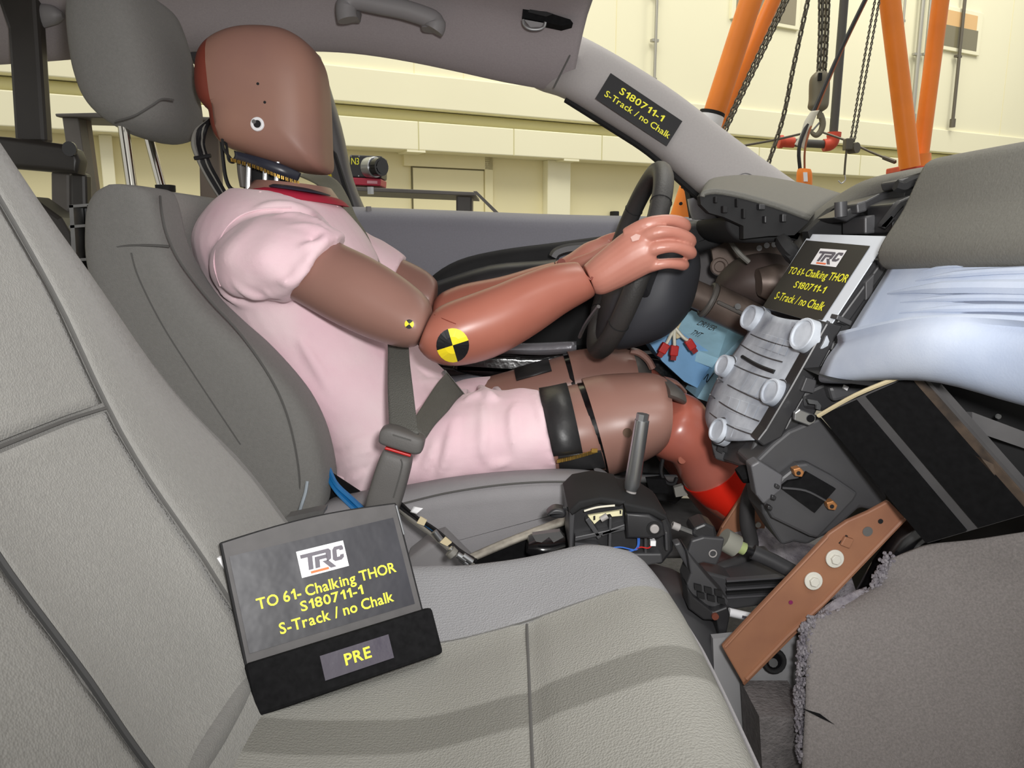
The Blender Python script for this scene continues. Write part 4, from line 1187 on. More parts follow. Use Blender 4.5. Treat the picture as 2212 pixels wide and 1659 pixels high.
for nm, pts in (('seam', [(346, 424, 0.992), (350, 460, 0.972), (362, 510, 0.97), (392, 570, 0.97), (450, 645, 0.97), (520, 722, 0.97), (582, 812, 0.97), (618, 890, 0.97), (640, 980, 0.97), (648, 1060, 0.97), (640, 1110, 0.98)]),
                ('seam', [(203, 548, 0.985), (225, 540, 0.972), (270, 531, 0.969), (320, 530, 0.969), (366, 532, 0.969)]),
                ('seam', [(284, 546, 0.969), (300, 600, 0.969), (350, 700, 0.969), (420, 810, 0.969), (520, 960, 0.969)])):
    wire(nm, [W(*p) for p in pts], 0.0016, M_SEAM, bk)
# cushion
out = [(700, 1090), (780, 1068), (870, 1056), (960, 1040), (1060, 1028), (1150, 1022), (1230, 1020), (1290, 1026), (1322, 1042), (1334, 1075), (1334, 1130), (1315, 1200), (1240, 1250), (1000, 1290), (760, 1300), (690, 1250), (680, 1150)]
cu = part('cushion', pillow(PX(out, 0.99), 0.96, 1.03, 0.028, steps=6), M_SEATL, ds)
part('cushion_side', pillow(PX(out, 0.99), 1.42, 1.48, 0.024, steps=5), M_SEATL, ds)
lowc = [p + Vector((0, 0, -0.045 if i < 10 else 0)) for i, p in enumerate(PX(out, 0.99))]
part('cushion_insert', pillow(lowc, 1.02, 1.43, 0.02, steps=5), M_SEAT, ds)
wire('seam', [W(x, y, 0.963) for x, y in ((870, 1088), (960, 1066), (1060, 1050), (1150, 1042), (1230, 1041), (1300, 1046))], 0.0014, M_SEAM, cu)
part('cushion_nose', pillow(PX([(1288, 1028), (1322, 1040), (1336, 1076), (1332, 1130), (1310, 1150), (1300, 1090)], 0.985), 0.955, 1.03, 0.012), M_SEATL, ds)
part('side_shield', pillow(PX([(886, 1190), (930, 1156), (960, 1146), (1020, 1206), (1010, 1240), (900, 1260)], 0.93), 0.90, 0.95, 0.008, smooth_out=False), M_GREYPL, ds)
# worn silver edge of the seat frame skirt
ed = sheet([[W(1005, 1205, 0.935), W(1080, 1172, 0.935), W(1150, 1145, 0.935), W(1222, 1118, 0.935)], [W(1010, 1214, 0.925), W(1086, 1182, 0.925), W(1156, 1154, 0.925), W(1226, 1128, 0.925)]], (3, 4))
part('skirt_edge', ed, mat('frayed_grey', (170, 164, 152), 0.8, var=0.3, vscale=60), ds, solid=0.006)
part('seat_rail', limb([((1142, 1164), (1136, 1186), 0.91, 0.02), ((1160, 1158), (1166, 1204), 0.91, 0.025), ((1186, 1158), (1184, 1206), 0.91, 0.025), ((1220, 1156), (1218, 1180), 0.91, 0.02)], 18, ex=3), M_GLOSS, ds)
part('rail_spool', limb([((1140, 1196), (1210, 1196), 0.905, 0.025), ((1152, 1202), (1196, 1202), 0.905, 0.02), ((1146, 1210), (1204, 1210), 0.905, 0.025), ((1140, 1225), (1206, 1225), 0.905, 0.025)], 20), M_GLOSS, ds)
part('rail_foil', MB().slab([(1150, 1156), (1210, 1148), (1218, 1160), (1196, 1172), (1186, 1160), (1170, 1172), (1158, 1170)], 0.875, 0.885), M_STEELD, ds, smooth=False)
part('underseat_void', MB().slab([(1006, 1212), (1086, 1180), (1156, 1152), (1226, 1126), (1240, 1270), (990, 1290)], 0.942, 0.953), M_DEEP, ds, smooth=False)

# ------------------------------------------------------------------ seat belt and buckle
YB = 0.90
sb = thing('seat_belt', 'dark grey seat belt crossing the dummy chest and lap', 'seat belt', W(870, 930, 0.95))
def strap(name, rows, m=M_BELT, parent=None, th=0.0016):
    """rows of (xL,yL,YL, xR,yR,YR)"""
    g = [[W(a, b, c), W((a + d) / 2, (b + e) / 2, (c + f) / 2), W(d, e, f)] for a, b, c, d, e, f in rows]
    return part(name, sheet(g, (6, 2)), m, parent, solid=th, soff=1.0)
def lay(px, py, fall, lift=0.004):
    """point on the clothed dummy under a pixel, else at the given depth"""
    best = None
    for bv in (SHB, SOB):
        q = snap(px, py, bv, lift)
        if q is not None and (best is None or q.y < best.y):
            best = q
    return best if best is not None and fall is None else W(px, py, fall if fall is not None else 1.2)
def strap2(name, rows, m=M_BELT, parent=None, th=0.0016, n=4):
    g = []
    for (a, b_, c, d, e, f) in rows:
        g.append([lay(a + (d - a) * i / n, b_ + (e - b_) * i / n, (None if c is None else c + (f - c) * i / n)) for i in range(n + 1)])
    return part(name, sheet(g, (5, 2)), m, parent, solid=th, soff=1.0)
strap2('shoulder_webbing', [(638, 378, 1.52, 690, 372, 1.56), (688, 402, 1.42, 728, 392, 1.50), (722, 440, 1.345, 752, 430, 1.44), (752, 478, 1.305, 768, 468, 1.36), (778, 516, 1.265, 792, 508, 1.30), (804, 570, 1.20, 816, 562, 1.23), (822, 640, 1.13, 848, 634, 1.13), (834, 700, 1.075, 874, 696, 1.075), (838, 745, 1.035, 882, 742, 1.03), (838, 790, 1.0, 886, 788, 0.995), (838, 840, 0.965, 892, 838, 0.96), (840, 890, 0.935, 898, 888, 0.93), (842, 938, 0.905, 905, 938, 0.90)], parent=sb)
strap2('lap_webbing', [(964, 806, 1.115, 1000, 852, 1.10), (946, 826, 1.075, 985, 866, 1.06), (928, 852, 1.035, 968, 888, 1.02), (906, 886, 0.975, 940, 918, 0.965), (886, 918, 0.925, 918, 950, 0.92)], parent=sb)
part('adjuster_bar', MB().tube([W(958, 803, 1.165), W(1000, 855, 1.145)], 0.0042, 8), M_STEELD, sb)
tn_ = limb([((823, 932), (821, 946), 0.90, 0.010), ((828, 922), (824, 954), 0.90, 0.014), ((850, 920), (845, 962), 0.90, 0.016), ((898, 936), (892, 976), 0.90, 0.016), ((914, 944), (908, 976), 0.90, 0.014), ((918, 950), (914, 970), 0.90, 0.010)], 24, ex=4.5)
tg_ = part('tongue_grip', tn_, M_BUCKLE, sb)
part('grip_groove', MB().slab([(848, 938), (888, 950), (888, 953), (848, 941)], 0.8835, 0.886), M_SEAM, tg_, smooth=False)
part('tongue_plate', MB().slab([(850, 960), (882, 970), (880, 984), (846, 974)], 0.897, 0.900), M_STEEL, sb, smooth=False)
bc = thing('belt_buckle', 'grey seat belt buckle with red release button beside the cushion', 'buckle', W(840, 1100, 0.9))
part('housing', limb([((832, 968), (887, 985), 0.895, 0.014), ((826, 976), (890, 994), 0.895, 0.018), ((814, 1008), (886, 1018), 0.895, 0.020), ((804, 1040), (876, 1056), 0.895, 0.020), ((796, 1068), (866, 1090), 0.895, 0.020), ((790, 1100), (856, 1120), 0.895, 0.018)], 28, ex=5), M_BUCKLE, bc)
part('release_button', MB().slab([(832, 966), (888, 983), (886, 988), (830, 971)], 0.886, 0.906), M_RED, bc, smooth=False, bevel=0.001)
wire('housing_crease', [W(866, 992, 0.8745), W(868, 1010, 0.8745), W(850, 1075, 0.8745)], 0.0008, M_SEAM, bc)

# ================================================================== passenger seat
SY = 0.44
ps = thing('bucket_chair', 'grey cloth passenger seat in the foreground holding the sign', 'car seat', (-0.1, SY, RZ - 0.62))
def lerp_tab(tab, x):
    if x <= tab[0][0]:
        return tab[0][1]
    for (x0, y0), (x1, y1) in zip(tab[:-1], tab[1:]):
        if x <= x1:
            t = (x - x0) / (x1 - x0)
            return y0 + (y1 - y0) * t
    return tab[-1][1]
PROF = [(-0.37, -0.150), (-0.345, -0.163), (-0.31, -0.176), (-0.285, -0.193), (-0.255, -0.210), (-0.224, -0.226), (-0.165, -0.260), (-0.128, -0.278), (-0.092, -0.292), (-0.035, -0.312), (0.05, -0.352), (0.15, -0.405), (0.25, -0.455), (0.30, -0.49)]
ROLL = [(-0.37, 0.0), (-0.28, -0.002), (-0.2, -0.012), (-0.13, -0.036), (-0.006, -0.072), (0.05, -0.090), (0.2, -0.11), (0.30, -0.13)]
def bx(z, Y):
    """front surface of the passenger backrest"""
    x = lerp_tab(PROF, z)
    s_ = abs(Y - SY)
    r = lerp_tab(ROLL, z)
    low = max(0.0, min(1.0, (0.02 - z) / 0.25)) * max(0.0, min(1.0, (z + 0.36) / 0.08))
    if s_ <= 0.075:
        return x - 0.012 * (1 - (s_ / 0.075) ** 4) * low
    t = (s_ - 0.075) / 0.165
    if t <= 1:
        return x + r * t ** 1.8 + 0.004 * low * math.sin(math.pi * min(1, t * 1.15)) * (1 - t)
    t2 = min(1.0, (s_ - 0.24) / 0.018)
    return x + r - 0.16 * t2 ** 2.2
ZS = [-0.37, -0.35, -0.325, -0.30, -0.28, -0.255, -0.225, -0.195, -0.165, -0.13, -0.09, -0.05, -0.01, 0.03, 0.07, 0.12, 0.17, 0.22, 0.26, 0.30]
YS_ = [SY - 0.258, SY - 0.257, SY - 0.254, SY - 0.249, SY - 0.24] + [SY - 0.225 + 0.03 * k for k in range(6)] + [SY - 0.06, SY - 0.03, SY, SY + 0.03, SY + 0.06] + [SY + 0.075 + 0.03 * k for k in range(6)] + [SY + 0.24, SY + 0.249, SY + 0.254, SY + 0.257, SY + 0.258]
def brow(z, ys, lift=0.0):
    return [Vector((bx(z, y) + lift, y, RZ + z)) for y in ys]
g = [brow(z, YS_) for z in ZS]
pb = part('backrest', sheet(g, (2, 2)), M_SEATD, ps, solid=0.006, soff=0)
def cover(name, y0, y1, z0, z1, m):
    ys = [y0 + (y1 - y0) * k / 8 for k in range(9)]
    zs = [z0 + (z1 - z0) * k / 16 for k in range(17)]
    g = []
    for i, z in enumerate(zs):
        row = brow(z, ys, 0.0055)
        row[0].x -= 0.003; row[-1].x -= 0.003
        g.append(row)
    return part(name, sheet(g, (2, 2)), m, ps, solid=0.002, soff=0)
cover('side_bolster', SY + 0.079, SY + 0.243, -0.335, 0.16, M_SEAT)
cover('side_bolster', SY - 0.243, SY - 0.079, -0.335, 0.16, M_SEAT)
cover('insert', SY - 0.0745, SY + 0.0745, -0.335, -0.115, M_SEAT)
cover('insert', SY - 0.0745, SY + 0.0745, -0.109, 0.16, M_SEAT)
M_DSEAM = mat('dark_seam', (58, 58, 58), 0.8)
wire('seam', [Vector((bx(z, SY + 0.0765) + 0.005, SY + 0.0765, RZ + z)) for z in ZS[2:17]], 0.0014, M_SEAM, pb, spans=2)
wire('seam', [Vector((bx(z, SY - 0.0765) + 0.005, SY - 0.0765, RZ + z)) for z in ZS[2:17]], 0.0020, M_DSEAM, pb, spans=2)
wire('seam', [Vector((bx(-0.112, y) + 0.005, y, RZ - 0.112)) for y in (SY - 0.074, SY - 0.04, SY, SY + 0.04, SY + 0.074)], 0.0012, M_SEAM, pb)
# tucked lower edge of the backrest cover
rl = MB().tube(catmull([Vector((-0.206, SY - 0.20, RZ - 0.300)), Vector((-0.190, SY - 0.08, RZ - 0.304)), Vector((-0.190, SY + 0.06, RZ - 0.306)), Vector((-0.206, SY + 0.18, RZ - 0.304))], 4), 0.009, 14)
part('tuck_roll', rl, M_SEATD, ps)
M_PCUSH = bpy.data.materials.new('passenger_cushion_cloth')
M_PCUSH.use_nodes = True
nt = M_PCUSH.node_tree
b = nt.nodes['Principled BSDF']
b.inputs['Roughness'].default_value = 0.85
b.inputs['Specular IOR Level'].default_value = 0.25
tc = nt.nodes.new('ShaderNodeTexCoord')
sx = nt.nodes.new('ShaderNodeSeparateXYZ')
nt.links.new(tc.outputs['Object'], sx.inputs[0])
rp = nt.nodes.new('ShaderNodeValToRGB')
mr = nt.nodes.new('ShaderNodeMapRange')
mr.inputs[1].default_value = -0.25
mr.inputs[2].default_value = 0.25
nt.links.new(sx.outputs['Y'], mr.inputs[0])
nt.links.new(mr.outputs[0], rp.inputs[0])
e = rp.color_ramp.elements
CI, CS = (140, 139, 133), (118, 117, 111)
e[0].position = 0.0; e[0].color = lin((140, 140, 142))
e[1].position = 1.0; e[1].color = lin((142, 142, 144))
for pos, c in ((0.235, (140, 140, 142)), (0.24, CI), (0.488, CI), (0.494, CS), (0.562, CS), (0.568, CI), (0.757, CI), (0.762, (142, 142, 144))):
    n_ = rp.color_ramp.elements.new(pos)
    n_.color = lin(c)
wv = nt.nodes.new('ShaderNodeTexWave')
wv.bands_direction = 'Y'
wv.inputs['Scale'].default_value = 110
nt.links.new(tc.outputs['Object'], wv.inputs['Vector'])
mxr = nt.nodes.new('ShaderNodeMix')
mxr.data_type = 'RGBA'
mxr.blend_type = 'MULTIPLY'
mxr.inputs['Factor'].default_value = 0.10
nt.links.new(rp.outputs[0], mxr.inputs['A'])
nt.links.new(wv.outputs['Color'], mxr.inputs['B'])
vo = nt.nodes.new('ShaderNodeTexVoronoi')
vo.inputs['Scale'].default_value = 700
nt.links.new(tc.outputs['Object'], vo.inputs['Vector'])
bpn = nt.nodes.new('ShaderNodeBump')
bpn.inputs['Strength'].default_value = 0.5
bpn.inputs['Distance'].default_value = 0.001
nt.links.new(vo.outputs['Distance'], bpn.inputs['Height'])
nt.links.new(bpn.outputs[0], b.inputs['Normal'])
nt.links.new(mxr.outputs['Result'], b.inputs['Base Color'])
CT = [(-0.25, -0.312), (-0.20, -0.320), (-0.14, -0.326), (-0.06, -0.325), (0.01, -0.304), (0.06, -0.283), (0.10, -0.268), (0.14, -0.262), (0.2, -0.260)]
def ctop(x, y):
    z = 0
    for dx in (-0.02, -0.01, 0, 0.01, 0.02):
        z += lerp_tab(CT, x + dx) / 5
    s_ = abs(y - SY)
    return z + (0.010 + 0.024 * min(1.0, max(0.0, (0.09 - x) / 0.16))) * max(0, (s_ - 0.10) / 0.11) ** 1.5 + 0.004 * (1 - min(1, s_ / 0.12) ** 2)
g = []
NX, NY = 30, 34
HWY = 0.235
for i in range(NX + 1):
    row = []
    for j in range(NY + 1):
        u = i / NX; v_ = j / NY
        y = SY - HWY + 2 * HWY * v_
        s_ = abs(y - SY) / HWY
        xf = 0.140 - 0.030 * max(0, s_ - 0.35) ** 2 / 0.42 - 0.035 * max(0, s_ - 0.80) ** 2 / 0.04
        x = -0.25 + (xf + 0.25) * u ** 0.85
        ef = (xf - x); es = HWY - abs(y - SY)
        z = ctop(x, y)
        R1 = 0.05
        if ef < R1:
            z -= R1 * 0.75 * (1 - math.sqrt(max(0, 1 - ((R1 - ef) / R1) ** 2)))
        R2 = 0.035
        if es < R2:
            z -= R2 * (1 - math.sqrt(max(0, 1 - ((R2 - es) / R2) ** 2)))
        z -= 0.003 * math.exp(-((x - 0.012) / 0.006) ** 2) * (1 if abs(y - SY) < 0.13 else 0)
        row.append(Vector((x, y, RZ + z)))
    g.append(row)
cush = part('cushion', sheet(g, (2, 2)), M_PCUSH, ps)
frp = g[-1]
fg = [frp, [p + Vector((0.004, 0, -0.02)) for p in frp], [p + Vector((-0.01, 0, -0.12)) for p in frp], [p + Vector((-0.04, 0, -0.22)) for p in frp]]
part('front_skirt', sheet(fg, (3, 2)), M_SEATL, ps)
for side in (0, -1):
    sp_ = [r[side] for r in g]
    sgn = -1 if side == 0 else 1
    fg = [sp_, [p + Vector((0, 0.004 * sgn, -0.02)) for p in sp_], [p + Vector((0, 0, -0.20)) for p in sp_]]
    part('side_skirt', sheet(fg, (3, 2)), M_SEATL, ps)
wire('seam', [Vector((0.012, y, RZ + ctop(0.012, y) - 0.0022)) for y in (SY - 0.128, SY - 0.08, SY - 0.03, SY + 0.03, SY + 0.08, SY + 0.128)], 0.0012, M_SEAM, cush)
for q in (-1, 1):
    wire('seam', [Vector((x, SY + q * 0.130, RZ + ctop(x, SY + 0.130) - 0.0004)) for x in (-0.16, -0.12, -0.06, 0.0, 0.05, 0.085)], 0.0008, M_SEAM, cush)
wire('piping', [p + Vector((0.003, 0, -0.004)) for p in frp[1:-1]], 0.0016, M_SEATL, cush, spans=2)
wire('piping', [p + Vector((0.006, 0, -0.012)) for p in frp[1:-1]], 0.0014, M_SEAM, cush, spans=2)

# ------------------------------------------------------------------ sign standing on the passenger cushion
BL = WZ(566, 1548, RZ - 0.316); BR2 = WZ(938, 1408, RZ - 0.316)
BR2.z = BL.z
e_ = (BR2 - BL)
eh = e_.normalized()
def on_plane_of(px, py, base):
    d = ray(px, py)
    s = (base - Vector((0, 0, CAMZ))).dot(eh) / d.dot(eh)
    return Vector((0, 0, CAMZ)) + d * s
TLp = on_plane_of(474, 1172, BL)
TRp = on_plane_of(876, 1082, BR2)
EX = (BR2 - BL + TRp - TLp) / 2
EYd = ((BL - TLp) + (BR2 - TRp)) / 2
O = TLp
nrm = EYd.cross(EX).normalized()
if nrm.y > 0:
    nrm = -nrm
sg = thing('test_sign', 'black test sign with yellow lettering leaning on the passenger seat', 'sign', (BL + BR2) / 2)
# slightly bowed board made of columns
def board(u0, v0, u1, v1, l0, l1, bow=0.0, n=10):
    mb = MB()
    rows = []
    for side in (l0, l1):
        rows.append([[O + EX * (u0 + (u1 - u0) * i / n) + EYd * (v0 + (v1 - v0) * j) + nrm * side + EYd.normalized() * (-bow * math.sin(math.pi * i / n) * (1 - j)) for i in range(n + 1)] for j in (0, 1)])
    ring = [rows[0][0] + rows[0][1][::-1], rows[1][0] + rows[1][1][::-1]]
    return mb.loft(ring)
part('board', board(0, 0, 1, 1, -0.005, 0.0, 0.004), M_BLACKM, sg, smooth=False, bevel=0.0012)
part('board_border', board(0.012, 0.01, 0.985, 0.735, -0.002, 0.0008, 0.004), mat('grey_card', (70, 68, 68), 0.6, var=0.15, vscale=60), sg, smooth=False)
part('felt_block', board(-0.004, 0.72, 1.03, 1.02, -0.004, 0.010), mat('velvet_black', (22, 22, 23), 0.95, var=0.25, vscale=200, spec=0.1), sg, smooth=False, bevel=0.003)
ppf = part('printed_sheet', board(0.032, 0.095, 0.955, 0.672, 0.0, 0.0014), M_PAPERB, sg, smooth=False)
logo(sg, O, EX, EYd, 0.37, 0.163, 0.635, 0.328, 0.0018)
text_on('lettering', 'TO 61- Chalking THOR', sg, O, EX, EYd, 0.505, 0.42, 0.78, 0.088, M_YTEXT, 0.0018, 0.015)
text_on('lettering', 'S180711-1', sg, O, EX, EYd, 0.505, 0.493, 0.35, 0.062, M_YTEXT, 0.0018, 0.015)
text_on('lettering', 'S-Track / no Chalk', sg, O, EX, EYd, 0.52, 0.585, 0.64, 0.068, M_YTEXT, 0.0018, 0.015)
qb = part('stage_card', board(0.355, 0.80, 0.738, 0.945, 0.010, 0.0118), mat('card_sleeve', (70, 66, 76), 0.2, spec=0.8, bump=0.3, bscale=40), sg, smooth=False)
text_on('lettering', 'PRE', sg, O, EX, EYd, 0.548, 0.866, 0.145, 0.068, M_YTEXT, 0.0122, 0.02)
wire('steel_edge', [O + EX * 0.995 + EYd * 0.02, O + EX * 0.998 + EYd * 0.22], 0.0008, M_STEEL, sg)
tag(part('white_label', MB().prism(PX([(468, 1206), (480, 1204), (494, 1240), (490, 1246)], 0.53), (0, 0.004, 0)), M_WHITE, smooth=False), 'small white label peeking out behind the sign left edge', 'label')
# ================================================================== steering wheel and column
WT, WB = W(1428, 352, DY), W(1284, 770, DY)
wc = (WT + WB) / 2
up_ = (WT - WB).normalized()
fwd = up_.cross(Vector((0, 1, 0))).normalized()
if fwd.x < 0:
    fwd = -fwd
RR = (WT - WB).length / 2 - 0.013
sw = thing('steering_wheel', 'black leather steering wheel gripped by the dummy', 'steering wheel', wc - fwd * 0.0)
mb = MB()
rings = []
for k in range(65):
    a = 2 * math.pi * k / 64
    d = up_ * math.cos(a) + Vector((0, -1, 0)) * math.sin(a)
    c = wc + d * RR + Vector((0, d.y, 0)) * 0.008
    rr = 0.0150
    rings.append([c + d * rr * math.cos(2 * math.pi * j / 12) + fwd * rr * math.sin(2 * math.pi * j / 12) for j in range(12)])
part('rim', MB().loft(rings, cap=False), mat('wheel_leather', (58, 57, 56), 0.5, bump=0.15, bscale=400, spec=0.4), sw)
for a in (math.radians(52), math.radians(128), math.radians(-52), math.radians(-128)):
    d = up_ * math.cos(a) + Vector((0, -1, 0)) * math.sin(a)
    c = wc + d * RR
    t = fwd.cross(d)
    part('rim_stitch', MB().ring(c + Vector((0, d.y, 0)) * 0.008, t, 0.0150, 0.0008, 20, 6), M_BLACKM, sw)
hub = limb([((1318, 600), (1290, 740), DY, 0.06), ((1360, 540), (1330, 752), DY, 0.10), ((1420, 500), (1400, 735), DY, 0.115), ((1465, 505), (1440, 712), DY, 0.10), ((1498, 540), (1470, 680), DY, 0.07), ((1500, 580), (1482, 650), DY, 0.04)], 26, ex=2.6)
part('hub', hub, mat('hub_plastic', (56, 57, 62), 0.55, spec=0.35), sw)
for s_ in (-1, 1):
    a0 = wc + Vector((0, s_ * (RR + 0.006), 0)) - up_ * 0.01
    a1 = wc + fwd * 0.03 + Vector((0, s_ * 0.08, 0)) - up_ * 0.015
    q = MB().loft([[a0 + up_ * 0.022 * x + fwd * 0.012 * y for x, y in ((1, 1), (-1, 1), (-1, -1), (1, -1))], [a1 + up_ * 0.035 * x + fwd * 0.014 * y for x, y in ((1, 1), (-1, 1), (-1, -1), (1, -1))]])
    part('spoke', q, M_BLACK, sw, bevel=0.006)
wire('spoke_trim', [W(1252, 728, 1.19), W(1262, 706, 1.15), W(1276, 684, 1.12), W(1293, 662, 1.09)], 0.003, M_STEEL, sw)
q = MB().loft([[wc - up_ * (RR + 0.002) + Vector((0, s, 0)) + fwd * t for s, t in ((-0.03, -0.008), (0.03, -0.008), (0.03, 0.012), (-0.03, 0.012))], [wc - up_ * 0.07 + Vector((0, s, 0)) + fwd * t for s, t in ((-0.045, 0.01), (0.045, 0.01), (0.045, 0.04), (-0.045, 0.04))]])
part('spoke', q, M_BLACK, sw, bevel=0.006)

sc_ = thing('steering_column', 'brown metal steering column tube leading from the wheel under the dash', 'steering column', W(1640, 720, DY))
part('column_tube', MB().tube([W(1470, 622, DY), W(1530, 648, DY), W(1545, 656, DY)], 0.022, 16), M_MUFF, sc_)
part('column_jacket', MB().tube([W(1536, 650, DY), W(1620, 690, DY), W(1760, 756, DY)], 0.029, 16), M_MUFF, sc_)
part('column_collar', MB().ring(W(1530, 648, DY), (W(1620, 690, DY) - W(1536, 650, DY)), 0.025, 0.005, 20, 8), M_FRAMEG, sc_)
part('column_key', MB().slab([(1552, 648), (1612, 676), (1606, 684), (1548, 656)], 1.185, 1.20), M_FRAMEG, sc_, smooth=False, bevel=0.003)
part('column_screw', MB().disc(W(1592, 664, 1.188), (0, -1, 0.4), 0.005, 0.005, 10), M_STEELD, sc_)

# ------------------------------------------------------------------ bare cross-car structure behind the wheel
cb = thing('cross_beam', 'brown and grey bare metal cross-car beam with bracket behind the wheel', 'beam', W(1620, 620, 1.32))
part('bulkhead', MB().box((0.66, 0.82, RZ - 0.33), (0.02, 1.28, 0.70)), M_BLACKM, cb, smooth=False)
part('firewall_panel', MB().slab([(1470, 500), (1740, 490), (1740, 700), (1640, 760), (1470, 700)], 1.465, 1.485), mat('firewall_grey', (92, 88, 88), 0.6, var=0.2, vscale=14), cb, smooth=False)
part('bracket_plate', MB().slab([(1536, 530), (1560, 520), (1720, 522), (1724, 560), (1640, 580), (1590, 600), (1570, 610), (1545, 590)], 1.33, 1.336), M_MUFF, cb, smooth=False)
for x, y in ((1640, 536), (1656, 530), (1672, 528), (1664, 518), (1690, 520)):
    part('bracket_hole', MB().disc(W(x, y, 1.33), (0, -1, 0), 0.005, 0.001, 10), M_WHITE, cb)
part('bracket_boss', MB().ring(W(1554, 576, 1.33), (0, -1, 0), 0.012, 0.004, 16, 6), M_MUFF, cb)
part('blower_drum', limb([((1560, 590), (1548, 640), 1.28, 0.03), ((1600, 556), (1580, 650), 1.28, 0.06), ((1660, 546), (1640, 668), 1.28, 0.07), ((1720, 560), (1700, 690), 1.28, 0.06)], 20), mat('drum_brown', (78, 66, 62), 0.6, var=0.2, vscale=20), cb)
part('blower_face', limb([((1636, 580), (1640, 640), 1.20, 0.02), ((1680, 570), (1680, 660), 1.20, 0.03), ((1720, 580), (1716, 670), 1.20, 0.02)], 16), M_MUFF, cb)
wire('beam_cable', [W(1570, 490, 1.2), W(1572, 508, 1.2), W(1584, 530, 1.2), W(1600, 550, 1.2), W(1618, 566, 1.2)], 0.004, M_CABLE, cb)

# ------------------------------------------------------------------ instrument hood cut open at the near end
ih = thing('instrument_hood', 'cut grey dash pad over the instruments with black underside', 'dash pad', W(1640, 520, 1.1))
near = [(1512, 424), (1518, 414), (1547, 409), (1600, 418), (1650, 432), (1694, 446), (1752, 468)]
mid = [(1514, 418), (1524, 398), (1552, 392), (1605, 396), (1655, 404), (1715, 418), (1785, 440)]
far = [(1520, 408), (1535, 388), (1568, 380), (1625, 378), (1690, 387), (1760, 401), (1825, 420)]
back = [(1530, 420), (1550, 400), (1590, 392), (1640, 390), (1700, 398), (1765, 412), (1828, 432)]
part('pad', sheet([[W(x, y, 1.0) for x, y in near], [W(x, y, 1.12) for x, y in mid], [W(x, y, 1.32) for x, y in far], [W(x, y, 1.44) for x, y in back]], (5, 3)), M_DASH, ih, solid=0.006, soff=-1)
und = [(1512, 424), (1514, 442), (1532, 460), (1564, 469), (1606, 488), (1606, 516), (1660, 510), (1716, 508), (1748, 478), (1752, 466), (1694, 448), (1650, 434), (1600, 420), (1547, 411), (1518, 416)]
part('cut_end', MB().slab(und, 1.003, 1.02), M_BLACKM, ih, smooth=False)
und2 = MB().loft([[W(x, y, Y) for x, y in ((1516, 430), (1536, 456), (1600, 480), (1600, 520), (1720, 510), (1748, 476))] for Y in (1.05, 1.20, 1.36)])
part('hood_carcass', und2, M_BLACKM, ih, smooth=False)
random.seed(3)
for x, y in ((1545, 424), (1562, 444), (1592, 428), (1606, 450), (1640, 440), (1652, 466), (1690, 462)):
    w_, h_ = random.uniform(3, 16), random.uniform(5, 22)
    part('moulded_rib', MB().slab([(x, y), (x + w_, y + 2), (x + w_, y + h_), (x, y + h_)], 0.992, 1.004), M_BLACKM if random.random() < .6 else M_BLACK, ih, smooth=False, bevel=0.001)
part('hood_lip', pillow(PX([(1560, 470), (1606, 488), (1716, 508), (1716, 518), (1600, 524), (1560, 500)], 1.06), 1.03, 1.2, 0.006), M_BLACKM, ih)
part('vent_block', pillow(PX([(1480, 492), (1560, 488), (1572, 500), (1560, 524), (1520, 540), (1496, 540)], 1.22), 1.20, 1.3, 0.008), M_BLACKM, ih)

# ------------------------------------------------------------------ open centre of the dash
cd = thing('dash_carcass', 'open black plastic dash carcass between the hood and the passenger pad', 'dashboard', W(1880, 560, 0.9))
part('arch_strip', limb([((1714, 566), (1734, 570), 1.02, 0.03), ((1728, 518), (1748, 530), 1.02, 0.035), ((1762, 468), (1784, 490), 1.01, 0.04), ((1822, 424), (1840, 446), 0.98, 0.05), ((1888, 388), (1902, 408), 0.93, 0.06), ((1945, 370), (1954, 390), 0.91, 0.08), ((2018, 357), (2026, 376), 0.88, 0.09)], 14, ex=2.6), M_DASH, cd)
part('carcass_back', MB().slab([(1745, 500), (1800, 450), (1900, 400), (2025, 372), (2040, 520), (2030, 680), (1900, 700), (1760, 560)], 0.96, 0.98), M_BLACKM, cd, smooth=False)
part('carcass_top', sheet([[W(1790, 472, 0.96), W(1900, 408, 0.96), W(2026, 376, 0.96)], [W(1800, 480, 0.86), W(1930, 400, 0.86), W(2060, 372, 0.86)], [W(1830, 492, 0.76), W(1960, 412, 0.76), W(2100, 366, 0.76)]], (2, 2)), M_BLACKM, cd, solid=0.004) if False else None
for poly, Y0, Y1, m in (
        ([(1800, 470), (1900, 418), (1960, 400), (1955, 430), (1880, 450), (1830, 480)], 0.90, 0.95, M_BLACK),
        ([(1850, 440), (1872, 432), (1874, 456), (1852, 462)], 0.885, 0.92, M_DKGREY),
        ([(1868, 468), (1922, 458), (1926, 500), (1868, 506)], 0.88, 0.94, M_DKGREY),
        ([(1928, 440), (1975, 420), (1960, 470), (1940, 505), (1926, 505)], 0.84, 0.90, M_BLACK),
        ([(1938, 390), (2018, 368), (2012, 392), (1970, 402), (1944, 408)], 0.86, 0.90, M_DKGREY)):
    part('carcass_rib', MB().slab(poly, Y0, Y1), m, cd, smooth=False, bevel=0.002)
part('screw_boss', MB().tube([W(1816, 436, 0.90), W(1817, 468, 0.90)], 0.007, 12), M_DKGREY, cd)
wire('torn_rim', [W(x, y, 0.80) for x, y in ((1935, 400), (1950, 404), (1962, 398), (1978, 392), (1995, 388), (2012, 378))], 0.006, M_BLACKM, cd)
wire('harness', [W(x, y, 0.84) for x, y in ((1925, 470), (1905, 490), (1912, 480), (1935, 450), (1945, 440))], 0.005, M_CABLEB, cd)
